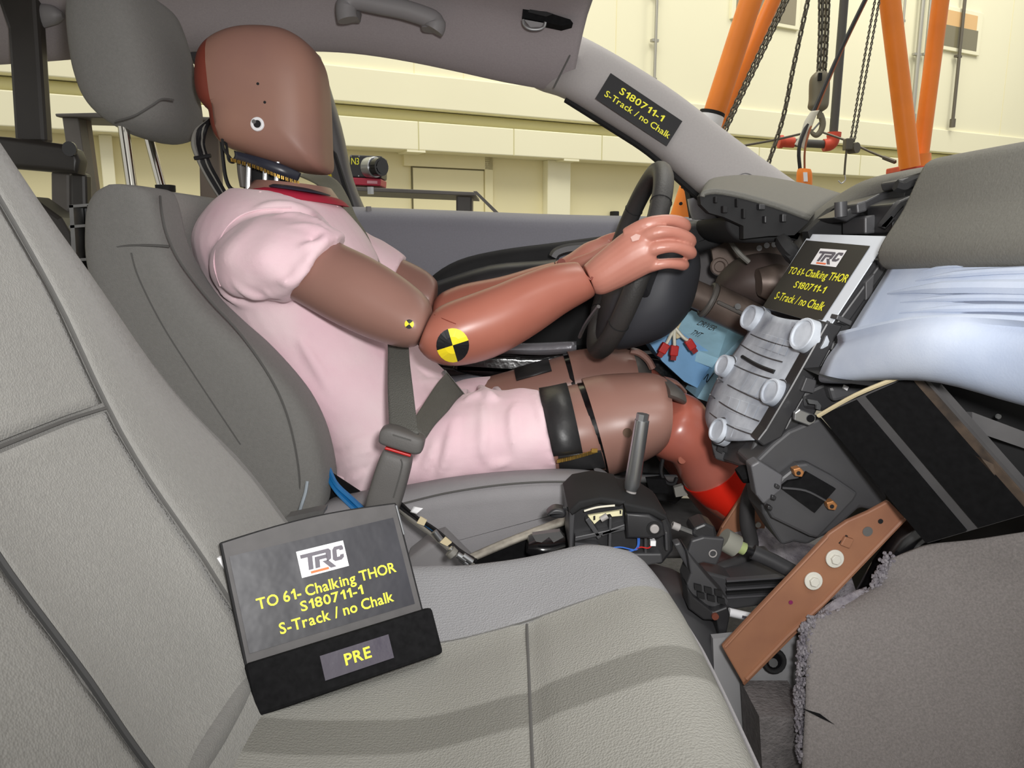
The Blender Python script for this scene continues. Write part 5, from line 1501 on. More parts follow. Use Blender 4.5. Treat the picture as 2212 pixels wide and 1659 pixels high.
wire('harness', [W(1690, 520, 1.0), W(1700, 536, 0.98), W(1712, 548, 0.98), W(1700, 560, 0.98)], 0.010, M_BLACKM, cd)

# ------------------------------------------------------------------ passenger side dash
pdz = thing('passenger_dash', 'passenger dashboard with grey top pad over white chalked fascia', 'dashboard', W(2000, 820, 0.6))
tp = [(2120, 352), (2060, 354), (2024, 362), (2012, 378), (1994, 416), (1973, 461), (1948, 500), (1930, 528), (1920, 552), (1930, 566), (1962, 572)]
g = []
for Y, dx, dz in ((0.745, 0, 0), (0.735, 0, 0), (0.69, 0.002, 0.001), (0.64, 0.006, 0.003), (0.59, 0.012, 0.006), (0.52, 0.02, 0.009), (0.40, 0.03, 0.012), (0.25, 0.04, 0.012), (0.12, 0.05, 0.01)):
    g.append([W(x, y, 0.74) + Vector((dx, Y - 0.74, dz * (i / 10))) for i, (x, y) in enumerate(tp)])
part('top_pad', sheet(g, (2, 3)), M_DASH, pdz, solid=0.008, soff=1)
jag = MB()
random.seed(5)
te = catmull([W(x, y, 0.745) for x, y in ((2024, 364), (2012, 378), (1994, 416), (1973, 461), (1948, 500), (1930, 528), (1920, 552))], 5)
for i in range(len(te) - 1):
    a, b_ = te[i], te[i + 1]
    n_ = Vector((-0.8, 0, -0.5)) * random.uniform(0.003, 0.012)
    jag.prism([a, b_, b_ + n_ * random.uniform(.2, 1), a + n_], (0, 0.012, 0))
part('torn_edge', jag, M_BLACKM, pdz, smooth=False)
rowsF = [((1930, 566, .742), (2040, 556, .66), (2212, 550, .575)), ((1914, 594, .742), (2030, 582, .655), (2212, 576, .566)), ((1890, 632, .742), (2020, 618, .648), (2212, 610, .556)), ((1862, 676, .742), (2010, 655, .640), (2212, 650, .548)), ((1840, 712, .742), (2000, 684, .634), (2212, 684, .542)),
         ((1834, 722, .742), (1996, 692, .628), (2212, 692, .538)), ((1812, 742, .742), (1988, 704, .612), (2212, 706, .528)), ((1790, 772, .742), (1980, 735, .604), (2212, 745, .522)), ((1776, 800, .742), (1976, 775, .606), (2212, 800, .522)), ((1771, 818, .742), (1980, 808, .616), (2212, 852, .528)), ((1782, 824, .742), (1990, 818, .635), (2212, 872, .545)), ((1830, 826, .742), (2030, 820, .66), (2250, 876, .57))]
g = []
for L, Mm, R_ in rowsF:
    l, m_, r = W(*L), W(*Mm), W(*R_)
    d = (r - m_)
    row = [l, m_, r, r + Vector((0.012, -0.13, 0.002)), r + Vector((0.03, -0.28, 0.004)), r + Vector((0.06, -0.42, 0.004))]
    g.append(row)
g2 = [[p for p in row] for row in g]
fas = part('vent_fascia', sheet(g2[:6], (3, 5)), M_CHALK, pdz, solid=0.003, soff=0)
lo_ = [[p + Vector((0.02, 0.0, 0.001)) for p in g2[5]]] + [[p + Vector((-0.010, -0.004, 0.002)) for p in g2[5]]] + g2[6:]
part('knee_fascia', sheet(lo_, (3, 5)), M_CHALK, pdz, solid=0.003, soff=0)
FB = bvh_of(sheet(g2[:6], (3, 5)))
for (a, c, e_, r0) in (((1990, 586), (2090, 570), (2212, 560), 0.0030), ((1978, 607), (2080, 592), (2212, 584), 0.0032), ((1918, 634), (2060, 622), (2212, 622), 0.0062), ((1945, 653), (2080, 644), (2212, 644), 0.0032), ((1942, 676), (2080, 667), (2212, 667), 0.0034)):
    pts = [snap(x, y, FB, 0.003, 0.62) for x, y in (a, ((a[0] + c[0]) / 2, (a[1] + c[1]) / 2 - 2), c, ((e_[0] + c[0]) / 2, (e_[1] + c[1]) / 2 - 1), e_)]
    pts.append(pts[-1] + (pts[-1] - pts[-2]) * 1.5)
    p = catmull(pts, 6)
    part('fin_shade', MB().tube([q_ + Vector((0, 0, -r0 * 1.25)) for q_ in p], [r0 * 0.55 * min(1.0, 0.1 + i / 12) for i in range(len(p))], 6), mat('fin_shade_grey', (116, 124, 142), 0.8), fas)  # darker tube below each fin paints in the slot shadow
    part('fin', MB().tube(p, [r0 * min(1.0, 0.15 + i / 12) for i in range(len(p))], 8), M_CHALK, fas)
p = MB()
part('fascia_underside', MB().slab([(1800, 824), (1900, 816), (2060, 822), (2300, 884), (2300, 900), (1900, 836)], 0.70, 0.78), M_BLACKM, pdz, smooth=False)

# ------------------------------------------------------------------ centre stack
cs = thing('centre_stack', 'chalk-dusted centre stack with rotary knobs and slot below the black test card', 'console', W(1600, 980, 0.88))
YF, YN = 0.97, 0.79
rs = [((1652, 663), (1786, 692)), ((1620, 714), (1760, 742)), ((1586, 764), (1732, 790)), ((1554, 812), (1703, 838)), ((1532, 860), (1674, 888)), ((1524, 900), (1652, 925)), ((1534, 930), (1632, 950))]
G = []
for f, n_ in rs:
    a, b_ = W(f[0], f[1], YF), W(n_[0], n_[1], YN)
    row = []
    for k in range(9):
        u = k / 8
        bul = 1 - (2 * u - 1) ** 2
        row.append(a.lerp(b_, u) + Vector((-0.012 * bul, 0, -0.006 * bul)))
    G.append(row)
def SPt(u, v_, lift=0.0):
    i = min(int(v_ * 6), 5); fv = v_ * 6 - i
    j = min(int(u * 8), 7); fu = u * 8 - j
    p = (G[i][j].lerp(G[i][j + 1], fu)).lerp(G[i + 1][j].lerp(G[i + 1][j + 1], fu), fv)
    t1 = G[i + 1][j] - G[i][j]; t2 = G[i][j + 1] - G[i][j]
    n_ = t1.cross(t2).normalized()
    if n_.x > 0:
        n_ = -n_
    return p + n_ * lift, n_
part('faceplate', sheet(G, (3, 2)), M_CHALK2, cs, solid=0.002, soff=0)
fb_ = bvh_of(sheet(G, (3, 2)))
def sp(px, py, lift=0.001):
    return snap(px, py, fb_, lift, 0.88)
# console body behind the faceplate
part('console_body', MB().slab([(1950, 522), (1985, 505), (2020, 560), (1930, 720), (1850, 810), (1770, 880), (1716, 985), (1680, 990), (1690, 930), (1740, 838), (1818, 700)], 0.782, 0.96), M_BLACK, cs, smooth=False, bevel=0.003)
part('console_foot', MB().loft([[W(x, y, 0.955) for x, y in ((1527, 905), (1600, 905), (1612, 968), (1568, 1000), (1540, 988))], [W(x, y, 0.80) for x, y in ((1634, 946), (1700, 930), (1692, 968), (1648, 1004), (1608, 1012))]]), M_DKGREY, cs, smooth=False, bevel=0.003)
part('foot_plate', MB().loft([[W(x, y, 0.90) for x, y in ((1532, 922), (1560, 950), (1600, 966), (1640, 958), (1640, 1000), (1606, 1010), (1546, 992), (1538, 965))], [W(x, y, 0.95) for x, y in ((1536, 922), (1562, 950), (1600, 966), (1640, 958), (1640, 998), (1606, 1006), (1550, 990), (1542, 965))]]), M_DKGREY, cs, smooth=False, bevel=0.002)
part('body_side', MB().slab([(1786, 696), (1822, 704), (1748, 838), (1706, 910), (1690, 945), (1650, 965), (1634, 952), (1654, 926), (1705, 840)], 0.776, 0.80), M_BLACK, cs, smooth=False, bevel=0.002)
part('card_side', MB().slab([(1938, 518), (1960, 522), (1830, 704), (1806, 698)], 0.776, 0.80), M_BLACK, cs, smooth=False, bevel=0.002)
for poly in ([(1552, 962), (1564, 968), (1560, 980), (1549, 974)], [(1566, 962), (1578, 966), (1574, 980), (1562, 975)], [(1590, 972), (1604, 978), (1600, 992), (1586, 986)], [(1610, 966), (1620, 970), (1616, 980), (1606, 976)]):
    part('foot_clip', MB().slab(poly, 0.893, 0.903), M_BLACK, cs, smooth=False)
for poly, Y0 in (([(1810, 680), (1842, 694), (1838, 704), (1806, 690)], 0.779), ([(1870, 610), (1890, 590), (1885, 640), (1870, 650)], 0.779), ([(1800, 740), (1838, 750), (1830, 770), (1795, 756)], 0.779), ([(1742, 815), (1765, 822), (1758, 850), (1730, 845)], 0.777), ([(1900, 560), (1925, 540), (1928, 560), (1905, 585)], 0.779)):
    part('body_clip', MB().slab(poly, Y0 - 0.006, Y0 + 0.01), M_DKGREY, cs, smooth=False, bevel=0.001)
wire('body_edge', [W(x, y, 0.779) for x, y in ((1790, 694), (1776, 716), (1752, 760), (1730, 800), (1712, 832), (1706, 870), (1690, 905), (1660, 940))], 0.002, M_DKGREY, cs)
# knobs
def knob(px, py, r, h, m=M_CHALK2, Yk=None):
    c = sp(px, py, 0.0)
    n_ = Vector((-0.90, -0.25, 0.36)).normalized()
    k = thing('rotary_knob', '', 'knob', c) if False else None
    b_ = part('knob', MB().loft([[p for p in ring] for ring in [
        [c + n_ * d + (n_.orthogonal().normalized() * math.cos(t) + n_.cross(n_.orthogonal().normalized()) * math.sin(t)) * rr for t in [2 * math.pi * i / 28 for i in range(28)]] for d, rr in ((-0.006, r * 1.12), (0.002, r * 1.12), (0.003, r), (h, r * 0.96), (h + 0.001, r * 0.92), (h + 0.001, r * 0.80), (h - 0.001, r * 0.74), (h - 0.001, 0.0005))]]), m, cs, angle=30)
    part('knob_ring', MB().ring(c + n_ * 0.003, n_, r * 1.06, 0.0008, 28, 6), M_DKGREY, b_)
    return b_
knob(1758, 732, 0.0185, 0.016)
knob(1636, 692, 0.0165, 0.014)
knob(1576, 795, 0.0145, 0.012)
knob(1684, 853, 0.0150, 0.013)
knob(1560, 932, 0.0150, 0.008, M_CHALK2)
# slot, button blocks and seams
wire('disc_slot', [sp(1604 + 70 * t, 771 + 33 * t + 3 * math.sin(math.pi * t), 0.0012) for t in (0, .15, .3, .45, .6, .75, .9, 1.0)], 0.0026, M_INK, cs, n=8, spans=3)
def btn(poly, lift=0.0022):
    a = [sp(x, y, lift + 0.0016) for x, y in poly]
    b_ = [sp(x, y, -0.002) for x, y in poly]
    part('button', MB().loft([b_, a]), M_CHALK2, cs, smooth=False, bevel=0.0008)
def quadstrip(L0, L1, R0, R1, n, gap=0.12):
    for i in range(n):
        t0, t1 = (i + gap / 2) / n, (i + 1 - gap / 2) / n
        ip = lambda A, B, t: (A[0] + (B[0] - A[0]) * t, A[1] + (B[1] - A[1]) * t)
        btn([ip(L0, R0, t0), ip(L0, R0, t1), ip(L1, R1, t1), ip(L1, R1, t0)])
quadstrip((1664, 682), (1660, 692), (1722, 696), (1718, 710), 1)
quadstrip((1640, 716), (1622, 744), (1710, 738), (1696, 770), 5)
quadstrip((1590, 792), (1566, 832), (1672, 826), (1648, 864), 5)
quadstrip((1560, 850), (1552, 880), (1640, 878), (1626, 908), 4)
btn([(1588, 918), (1624, 930), (1612, 956), (1578, 944)], 0.003)
btn([(1536, 868), (1550, 874), (1542, 902), (1532, 896)], 0.003)
for a, c, e_ in (((1622, 722), (1668, 740), (1716, 752)), ((1600, 744), (1640, 766), (1690, 782)), ((1574, 782), (1625, 806), (1680, 822)), ((1550, 818), (1600, 846), (1660, 872)), ((1534, 852), (1580, 884), (1640, 910)), ((1534, 892), (1576, 920), (1630, 940))):
    qs = []
    for k in range(9):
        t = k / 8
        qx = (1 - t) ** 2 * a[0] + 2 * t * (1 - t) * (2 * c[0] - (a[0] + e_[0]) / 2) + t * t * e_[0]
        qy = (1 - t) ** 2 * a[1] + 2 * t * (1 - t) * (2 * c[1] - (a[1] + e_[1]) / 2) + t * t * e_[1]
        qs.append(sp(qx, qy, 0.0026))
    wire('panel_gap', qs, 0.0009, M_DKGREY, cs, spans=2)
# test card in place of the screen
O = W(1750, 507, YF); TR = W(1922, 512, 0.78); BLc = W(1650, 665, YF); BRc = TR + BLc - O
nx = (BLc - O).cross(TR - O).normalized()
if nx.x > 0:
    nx = -nx
tcrd = thing('test_card', 'white-bordered black test card standing above the centre stack knobs', 'sign', BRc)
EXc = TR - O; EYc = BLc - O
part('card_backing', MB().prism([O, TR, BRc, BLc], -nx * 0.02), M_BLACK, tcrd, smooth=False)
q = part('card_sheet', MB().prism([p + nx * 0.0015 for p in (O, TR, BRc, BLc)], -nx * 0.001), mat('card_white', (214, 220, 228), 0.6), tcrd, smooth=False)
def cuv(u, v_):
    return (O.lerp(TR, u)).lerp(BLc.lerp(BRc, u), v_)
part('card_print', MB().add([cuv(*c) + nx * 0.0022 for c in ((0.02, 0.085), (0.885, 0.115), (0.885, 1.0), (0.0, 1.0))], [(0, 1, 2, 3)]), mat('card_print', (52, 50, 46), 0.5, spec=0.4), tcrd, smooth=False)
logo(tcrd, O, EXc, EYc, 0.31, 0.18, 0.66, 0.38, 0.0026)
text_on('lettering', 'TO 61- Chalking THOR', tcrd, O, EXc, EYc, 0.47, 0.50, 0.82, 0.12, M_YTEXT, 0.0026)
text_on('lettering', 'S180711-1', tcrd, O, EXc, EYc, 0.49, 0.645, 0.44, 0.085, M_YTEXT, 0.0026)
text_on('lettering', 'S-Track / no Chalk', tcrd, O, EXc, EYc, 0.46, 0.82, 0.72, 0.10, M_YTEXT, 0.0026)

# ------------------------------------------------------------------ blue foam with red plugs
fo = thing('foam_block', 'light blue foam block under the steering column with handwriting', 'foam block', W(1500, 860, 1.25))
part('foam_top', MB().loft([[W(1420, 722, 1.34), W(1494, 670, 1.40), W(1614, 716, 1.36), W(1556, 776, 1.28)], [W(1404, 742, 1.34), W(1500, 700, 1.42), W(1620, 740, 1.38), W(1552, 800, 1.28)]]), M_FOAM, fo, smooth=False)
part('foam_step', MB().slab([(1404, 742), (1470, 716), (1556, 776), (1546, 820), (1510, 840), (1478, 824), (1430, 780)], 1.30, 1.40), M_FOAMD, fo, smooth=False)
part('foam_base', MB().slab([(1556, 776), (1614, 716), (1600, 770), (1540, 872), (1506, 860)], 1.27, 1.36), M_FOAM, fo, smooth=False)
O2 = W(1420, 722, 1.335); E1 = W(1556, 776, 1.275) - O2; E2 = W(1494, 670, 1.395) - O2
Oq = W(1494, 670, 1.395); Ex = W(1614, 716, 1.355) - Oq; Ey = W(1420, 722, 1.335) - Oq
text_on('handwriting', 'DRIVER', fo, Oq, Ex, Ey, 0.46, 0.30, 0.30, 0.16, M_INK, 0.003, 0.0)
text_on('handwriting', 'TMT', fo, Oq, Ex, Ey, 0.46, 0.62, 0.16, 0.16, M_INK, 0.003, 0.0)
wire('pen_mark', [W(1520, 820, 1.265), W(1530, 808, 1.265), W(1526, 826, 1.265), W(1542, 806, 1.265)], 0.0007, M_INK, fo)
plugs = thing('wire_plugs', 'three red connector plugs on taped white leads over the foam block', 'connector', W(1457, 770, 1.26))
part('tape_wrap', MB().slab([(1440, 692), (1468, 680), (1474, 690), (1462, 720), (1472, 728), (1462, 732), (1452, 716)], 1.255, 1.262), M_TAN, plugs, smooth=False)
for (x, y, a) in ((1434, 752, 0.5), (1456, 757, 0.1), (1491, 744, -0.6)):
    c = W(x, y, 1.25)
    R = Matrix.Rotation(a, 3, 'Y')
    part('plug', MB().box(c, (0.013, 0.012, 0.017), R), M_RED, plugs, smooth=False, bevel=0.0015)
    part('plug_nose', MB().box(c + R @ Vector((0, 0, -0.012)), (0.009, 0.008, 0.008), R), mat('plug_dark_red', (140, 26, 26), 0.4), plugs, smooth=False)
    wire('lead', [c + R @ Vector((0, 0, 0.008)), W(x * 0.5 + 1458 * 0.5, y * 0.5 + 718 * 0.5 - 4, 1.25), W(1457, 706, 1.255)], 0.0028, M_OFFW, plugs)
part('driver_kick_panel', MB().slab([(1430, 770), (1480, 824), (1510, 845), (1506, 862), (1540, 872), (1560, 850), (1600, 780), (1640, 740), (1640, 980), (1430, 900)], 1.44, 1.46), M_DKGREY, cb, smooth=False)

# ------------------------------------------------------------------ heater housing and clips
hv = thing('heater_housing', 'dark grey plastic heater housing below the centre stack', 'housing', W(1740, 1180, 0.8))
hout2 = [(1622, 1004), (1669, 958), (1703, 930), (1773, 900), (1850, 985), (1919, 1075), (1912, 1092), (1888, 1104), (1858, 1098), (1800, 1150), (1766, 1166), (1745, 1178), (1716, 1172), (1690, 1180), (1668, 1146), (1649, 1112), (1640, 1060)]
part('shell', MB().slab(hout2, 0.775, 0.83), M_DKGREY, hv, smooth=False, bevel=0.004, bseg=3)
part('frame_plate', MB().slab([(1724, 1003), (1746, 1000), (1802, 1030), (1855, 1066), (1846, 1082), (1768, 1164), (1750, 1160), (1668, 1120), (1648, 1084), (1690, 1030)], 0.762, 0.776), M_DKGREY, hv, smooth=False, bevel=0.003)
part('recess_pad', MB().slab([(1744, 1020), (1806, 1056), (1760, 1108), (1686, 1054), (1704, 1040), (1728, 1036)], 0.757, 0.763), M_DEEP, hv, smooth=False)
wire('recess_ridge', [W(1690, 1054, 0.756), W(1740, 1060, 0.756), W(1784, 1082, 0.756)], 0.0012, M_DKGREY, hv)
for x, y in ((1725, 1022), (1797, 1094)):
    part('copper_nut', MB().slab([(x - 11, y - 8), (x + 4, y - 12), (x + 13, y - 2), (x + 8, y + 9), (x - 7, y + 7)], 0.750, 0.760), mat('copper', (178, 124, 78), 0.4, metal=0.5), hv, smooth=False, bevel=0.001)
    part('nut_hole', MB().disc(W(x, y, 0.7495), (0, -1, 0), 0.0022, 0.0006, 10), M_INK, hv)
part('side_plate', MB().slab([(1622, 1006), (1640, 996), (1692, 1028), (1688, 1060), (1650, 1090), (1634, 1070)], 0.752, 0.772), mat('plate_grey', (84, 84, 87), 0.5), hv, smooth=False, bevel=0.002)
part('air_duct', MB().slab([(1732, 850), (1800, 818), (1900, 822), (1860, 860), (1780, 890), (1736, 884)], 0.78, 0.86), M_BLACK, hv, smooth=False, bevel=0.004)
part('duct_step', MB().slab([(1790, 836), (1880, 828), (1880, 850), (1800, 870)], 0.765, 0.79), M_DKGREY, hv, smooth=False, bevel=0.004)
part('duct_window', MB().slab([(1826, 832), (1834, 836), (1830, 844), (1823, 840)], 0.762, 0.766), M_WHITE, hv, smooth=False)
for x, y in ((1660, 1092), (1668, 1070), (1676, 1046)):
    part('clip_tab', MB().slab([(x, y), (x + 10, y + 4), (x + 8, y + 12), (x - 2, y + 8)], 0.748, 0.756), M_BLACK, hv, smooth=False, bevel=0.001)
part('hose_stub', limb([((1590, 1015), (1604, 1042), 0.80, 0.012), ((1600, 1008), (1618, 1040), 0.80, 0.014), ((1616, 1004), (1624, 1030), 0.80, 0.012)], 12), M_DEEP, hv)
clp = thing('steel_clip', 'bright steel spring clip beside the centre stack', 'clip', W(1738, 905, 0.76))
part('clip_plate', MB().slab([(1717, 892), (1728, 884), (1764, 898), (1762, 912), (1748, 920), (1716, 908)], 0.758, 0.764), M_STEEL, clp, smooth=False, bevel=0.001)
part('clip_hole', MB().disc(W(1751, 904, 0.7575), (0, -1, 0), 0.004, 0.0008, 12), M_DEEP, clp)
part('clip_arm', MB().slab([(1744, 862), (1756, 864), (1766, 866), (1774, 876), (1772, 886), (1764, 884), (1764, 874), (1748, 872)], 0.768, 0.772), M_STEEL, clp, smooth=False)

# ------------------------------------------------------------------ glove box back panel with felt strips
gp = thing('glove_panel', 'black felt-covered panel with grey centre stripe under the passenger dash', 'panel', W(2000, 1170, 0.66))
pA, pB, pD = W(1776, 896, 0.745), W(1968, 812, 0.665), W(2003, 1170, 0.69)
_n = (pB - pA).cross(pD - pA)
_d = ray(2225, 1105)
pC = EYE + _d * ((pA - EYE).dot(_n) / _d.dot(_n))
def gq(u, v_, l=0.0):
    n_ = (pB - pA).cross(pD - pA).normalized()
    if n_.y > 0:
        n_ = -n_
    return (pA.lerp(pB, u)).lerp(pD.lerp(pC, u), v_) + n_ * l
def gslab(u0, v0, u1, v1, l0, l1):
    m = MB()
    return m.loft([[gq(u0, v0, l0), gq(u1, v0, l0), gq(u1, v1, l0), gq(u0, v1, l0)], [gq(u0, v0, l1), gq(u1, v0, l1), gq(u1, v1, l1), gq(u0, v1, l1)]])
part('panel_sheet', gslab(-0.01, -0.01, 1.10, 1.01, -0.010, 0.0), mat('panel_grey', (74, 73, 74), 0.6, var=0.15, vscale=30), gp, smooth=False)
part('felt_strip', gslab(0.0, 0.0, 0.42, 1.0, 0.0, 0.003), M_DEEP, gp, smooth=False)
part('felt_strip', gslab(0.54, 0.0, 1.0, 1.0, 0.0, 0.003), M_DEEP, gp, smooth=False)
part('rusty_edge', gslab(1.0, 0.0, 1.07, 1.0, -0.004, 0.002), mat('scuffed_metal', (104, 88, 74), 0.5, metal=0.2, var=0.6, vscale=40, rgb2=(52, 48, 46)), gp, smooth=False)
wire('tension_cord', [W(1768, 898, 0.742), W(1850, 852, 0.70), W(1948, 812, 0.66)], 0.0022, M_TAN, gp)
rb = thing('bolster_frame', 'black steel knee bolster frame at the far right under the dash', 'frame', W(2150, 1000, 0.66))
part('frame_plate', MB().loft([[W(1990, 815, 0.70), W(2240, 830, 0.64), W(2300, 1160, 0.64), W(2150, 1060, 0.67)], [W(1990, 815, 0.72), W(2240, 830, 0.66), W(2300, 1160, 0.66), W(2150, 1060, 0.69)]]), M_BLACKM, rb, smooth=False)
part('frame_flange', MB().loft([[W(2060, 888, 0.665), W(2100, 890, 0.65), W(2260, 950, 0.63), W(2260, 985, 0.63), W(2100, 930, 0.65)], [W(2060, 888, 0.67), W(2100, 890, 0.655), W(2260, 950, 0.635), W(2260, 985, 0.635), W(2100, 930, 0.655)]]), mat('panel_grey', (74, 73, 74), 0.6), rb, smooth=False)
part('frame_bolt', MB().disc(W(2155, 899, 0.64), (0, -1, 0), 0.0022, 0.002, 8), M_STEEL, rb)
part('frame_gusset', MB().slab([(2120, 990), (2148, 1004), (2212, 1080), (2212, 1110)], 0.625, 0.635), mat('scuffed_metal', (104, 88, 74), 0.5), rb, smooth=False)

# ------------------------------------------------------------------ oxide coloured brackets
bk1 = thing('floor_bracket', 'long oxide-brown steel bracket with two pale bolts slanting down to the tunnel', 'bracket', W(1590, 1470, 0.74))
bo = [(1792, 1152), (1830, 1126), (1876, 1106), (1920, 1082), (1956, 1120), (1900, 1182), (1804, 1280), (1708, 1370), (1606, 1478), (1560, 1398), (1628, 1325), (1705, 1245)]
part('plate', MB().slab(bo, 0.742, 0.748), M_RUST, bk1, smooth=False, bevel=0.0015)
part('side_flange', MB().loft([[W(1956, 1120, 0.742), W(1804, 1280, 0.742), W(1606, 1478, 0.742)], [W(1956, 1120, 0.79), W(1804, 1280, 0.79), W(1606, 1478, 0.79)]], closed=False), M_RUST, bk1, solid=0.003)
part('edge_rib', MB().tube([W(1950, 1122, 0.742), W(1850, 1226, 0.742), W(1780, 1300, 0.742), W(1700, 1374, 0.742), W(1612, 1466, 0.742)], 0.0028, 8), M_RUST, bk1)
part('edge_rib', MB().tube([W(1788, 1160, 0.742), W(1705, 1248, 0.742), W(1630, 1328, 0.742), W(1566, 1398, 0.742)], 0.0016, 8), M_RUST, bk1)
for x, y in ((1802, 1206), (1756, 1254)):
    c = W(x, y, 0.741)
    b_ = part('bolt_washer', MB().disc(c, (0.05, -1, 0.1), 0.0095, 0.0025, 24), mat('bolt_pale', (206, 204, 194), 0.5), bk1, bevel=0.0006)
    part('bolt_head', MB().disc(c + Vector((0, -0.002, 0)), (0.05, -1, 0.1), 0.0052, 0.004, 6), mat('bolt_pale', (206, 204, 194), 0.5), b_, bevel=0.0006)
part('rivet_hole', MB().disc(W(1708, 1301, 0.7415), (0, -1, 0), 0.0022, 0.0006, 12), mat('hole_magenta', (120, 30, 80), 0.6), bk1)
part('slot_hole', MB().disc(W(1874, 1148, 0.7415), (0, -1, 0), 0.0052, 0.0006, 14), M_STEELD, bk1)
part('rivet_hole', MB().disc(W(1902, 1126, 0.7415), (0, -1, 0), 0.0026, 0.0006, 12), M_INK, bk1)
part('slot_hole', MB().slab([(1812, 1174), (1828, 1156), (1832, 1158), (1820, 1176)], 0.741, 0.743), M_INK, bk1, smooth=False)
part('raised_tab', MB().slab([(1826, 1160), (1846, 1166), (1836, 1186), (1816, 1178)], 0.738, 0.744), M_RUST, bk1, smooth=False, bevel=0.001)
bk2 = thing('tunnel_bracket', 'shorter oxide-brown bracket standing behind the heater housing and hoses', 'bracket', W(1560, 1245, 0.99))
part('plate', MB().slab([(1560, 1140), (1614, 1056), (1660, 1050), (1650, 1160), (1626, 1230), (1570, 1250), (1518, 1236)], 0.985, 0.992), M_RUST, bk2, smooth=False)
part('bolt', MB().disc(W(1636, 1132, 0.984), (0, -1, 0), 0.004, 0.004, 10), M_STEEL, bk2)
part('edge_rib', MB().tube([W(1560, 1140, 0.985), W(1614, 1056, 0.985)], 0.002, 8), M_RUST, bk2)
# ================================================================== gear selector
gs = thing('gear_selector', 'exposed black gear selector mechanism with steel lever on the tunnel', 'gear selector', W(1340, 1215, 0.86))
YS = 0.82
fr_ = [(1228, 1100), (1253, 1080), (1296, 1072), (1346, 1080), (1412, 1096), (1440, 1112), (1452, 1138), (1456, 1190), (1430, 1222), (1316, 1206), (1230, 1196)]
part('frame', MB().slab(fr_, YS + 0.012, YS + 0.09), M_BLACK, gs, smooth=False, bevel=0.004)
part('frame_top', pillow(PX([(1228, 1102), (1250, 1080), (1298, 1071), (1350, 1080), (1340, 1092), (1296, 1086), (1256, 1098), (1236, 1112)], YS), YS - 0.004, YS + 0.10, 0.003, smooth_out=False), M_BLACKM, gs)
part('frame_top', pillow(PX([(1346, 1082), (1412, 1096), (1440, 1114), (1428, 1122), (1400, 1108), (1350, 1104)], YS), YS - 0.006, YS + 0.09, 0.003, smooth_out=False), M_BLACKM, gs)
part('side_cover', pillow(PX([(1350, 1104), (1400, 1106), (1430, 1124), (1436, 1150), (1420, 1160), (1352, 1158)], YS), YS - 0.008, YS + 0.02, 0.004, smooth_out=False), M_BLACK, gs)
wire('gate_strip', [W(x, y, YS - 0.004) for x, y in ((1262, 1104), (1290, 1096), (1328, 1092))], 0.0012, M_OFFW, gs)
part('cam_plate', MB().slab([(1270, 1114), (1345, 1102), (1344, 1114), (1322, 1116), (1318, 1110), (1308, 1112), (1296, 1122), (1284, 1132)], YS + 0.002, YS + 0.006), mat('cream_nylon', (226, 220, 180), 0.5), gs, smooth=False)
part('cam_slot', MB().slab([(1282, 1116), (1286, 1115), (1286, 1123), (1282, 1124)], YS, YS + 0.002), M_INK, gs, smooth=False)
part('cam_slot', MB().slab([(1339, 1104), (1342, 1104), (1342, 1110), (1339, 1110)], YS, YS + 0.002), M_INK, gs, smooth=False)
part('rod_tip', MB().tube([W(1298, 1122, YS), W(1312, 1114, YS)], 0.0035, 10), mat('grey_nylon', (160, 156, 154), 0.5), gs)
for poly in ([(1230, 1108), (1242, 1104), (1236, 1196), (1230, 1196)], [(1316, 1118), (1322, 1118), (1320, 1200), (1314, 1200)], [(1242, 1160), (1350, 1138), (1350, 1146), (1242, 1170)], [(1272, 1118), (1300, 1160), (1292, 1166), (1264, 1124)], [(1300, 1150), (1350, 1132), (1350, 1140), (1300, 1160)], [(1392, 1160), (1398, 1160), (1398, 1212), (1392, 1212)], [(1436, 1150), (1442, 1150), (1444, 1190), (1438, 1190)]):
    part('frame_rib', MB().slab(poly, YS, YS + 0.014), M_DKGREY, gs, smooth=False, bevel=0.001)
part('pivot_collar', MB().disc(W(1412, 1140, YS - 0.006), (0, -1, 0), 0.0085, 0.003, 20), M_BLACKM, gs)
part('pivot_button', MB().disc(W(1413, 1141, YS - 0.008), (0, -1, 0), 0.0052, 0.004, 18), mat('grey_nylon', (160, 156, 154), 0.5), gs, bevel=0.001)
part('white_plug', MB().box(W(1410, 1172, YS - 0.002), (0.006, 0.006, 0.006)), M_WHITE, gs, smooth=False)
part('white_plug', MB().box(W(1411, 1160, YS - 0.002), (0.002, 0.004, 0.003)), M_WHITE, gs, smooth=False)
part('blue_plug', MB().disc(W(1251, 1184, YS - 0.001), (0, -1, 0), 0.0026, 0.003, 10), M_BLUE, gs)
part('red_plug', MB().box(W(1269, 1184, YS - 0.001), (0.005, 0.004, 0.003)), M_RED, gs, smooth=False)
wire('blue_wire', [W(x, y, YS - 0.002) for x, y in ((1381, 1160), (1380, 1178), (1372, 1188), (1340, 1182), (1310, 1186))], 0.0008, mat('wire_blue', (60, 110, 200), 0.4), gs)
wire('blue_wire', [W(x, y, YS - 0.003) for x, y in ((1378, 1160), (1377, 1180), (1365, 1190), (1338, 1190))], 0.0008, mat('wire_blue', (60, 110, 200), 0.4), gs)
wire('red_wire', [W(x, y, YS - 0.002) for x, y in ((1410, 1176), (1400, 1184), (1384, 1182), (1370, 1188))], 0.0008, M_RED, gs)
wire('yellow_wire', [W(x, y, YS - 0.002) for x, y in ((1293, 1178), (1302, 1188), (1320, 1188), (1340, 1192))], 0.0008, M_YCABLE, gs)
part('wire_box', MB().slab([(1242, 1172), (1292, 1176), (1304, 1190), (1300, 1196), (1242, 1194)], YS + 0.001, YS + 0.01), M_DKGREY, gs, smooth=False)
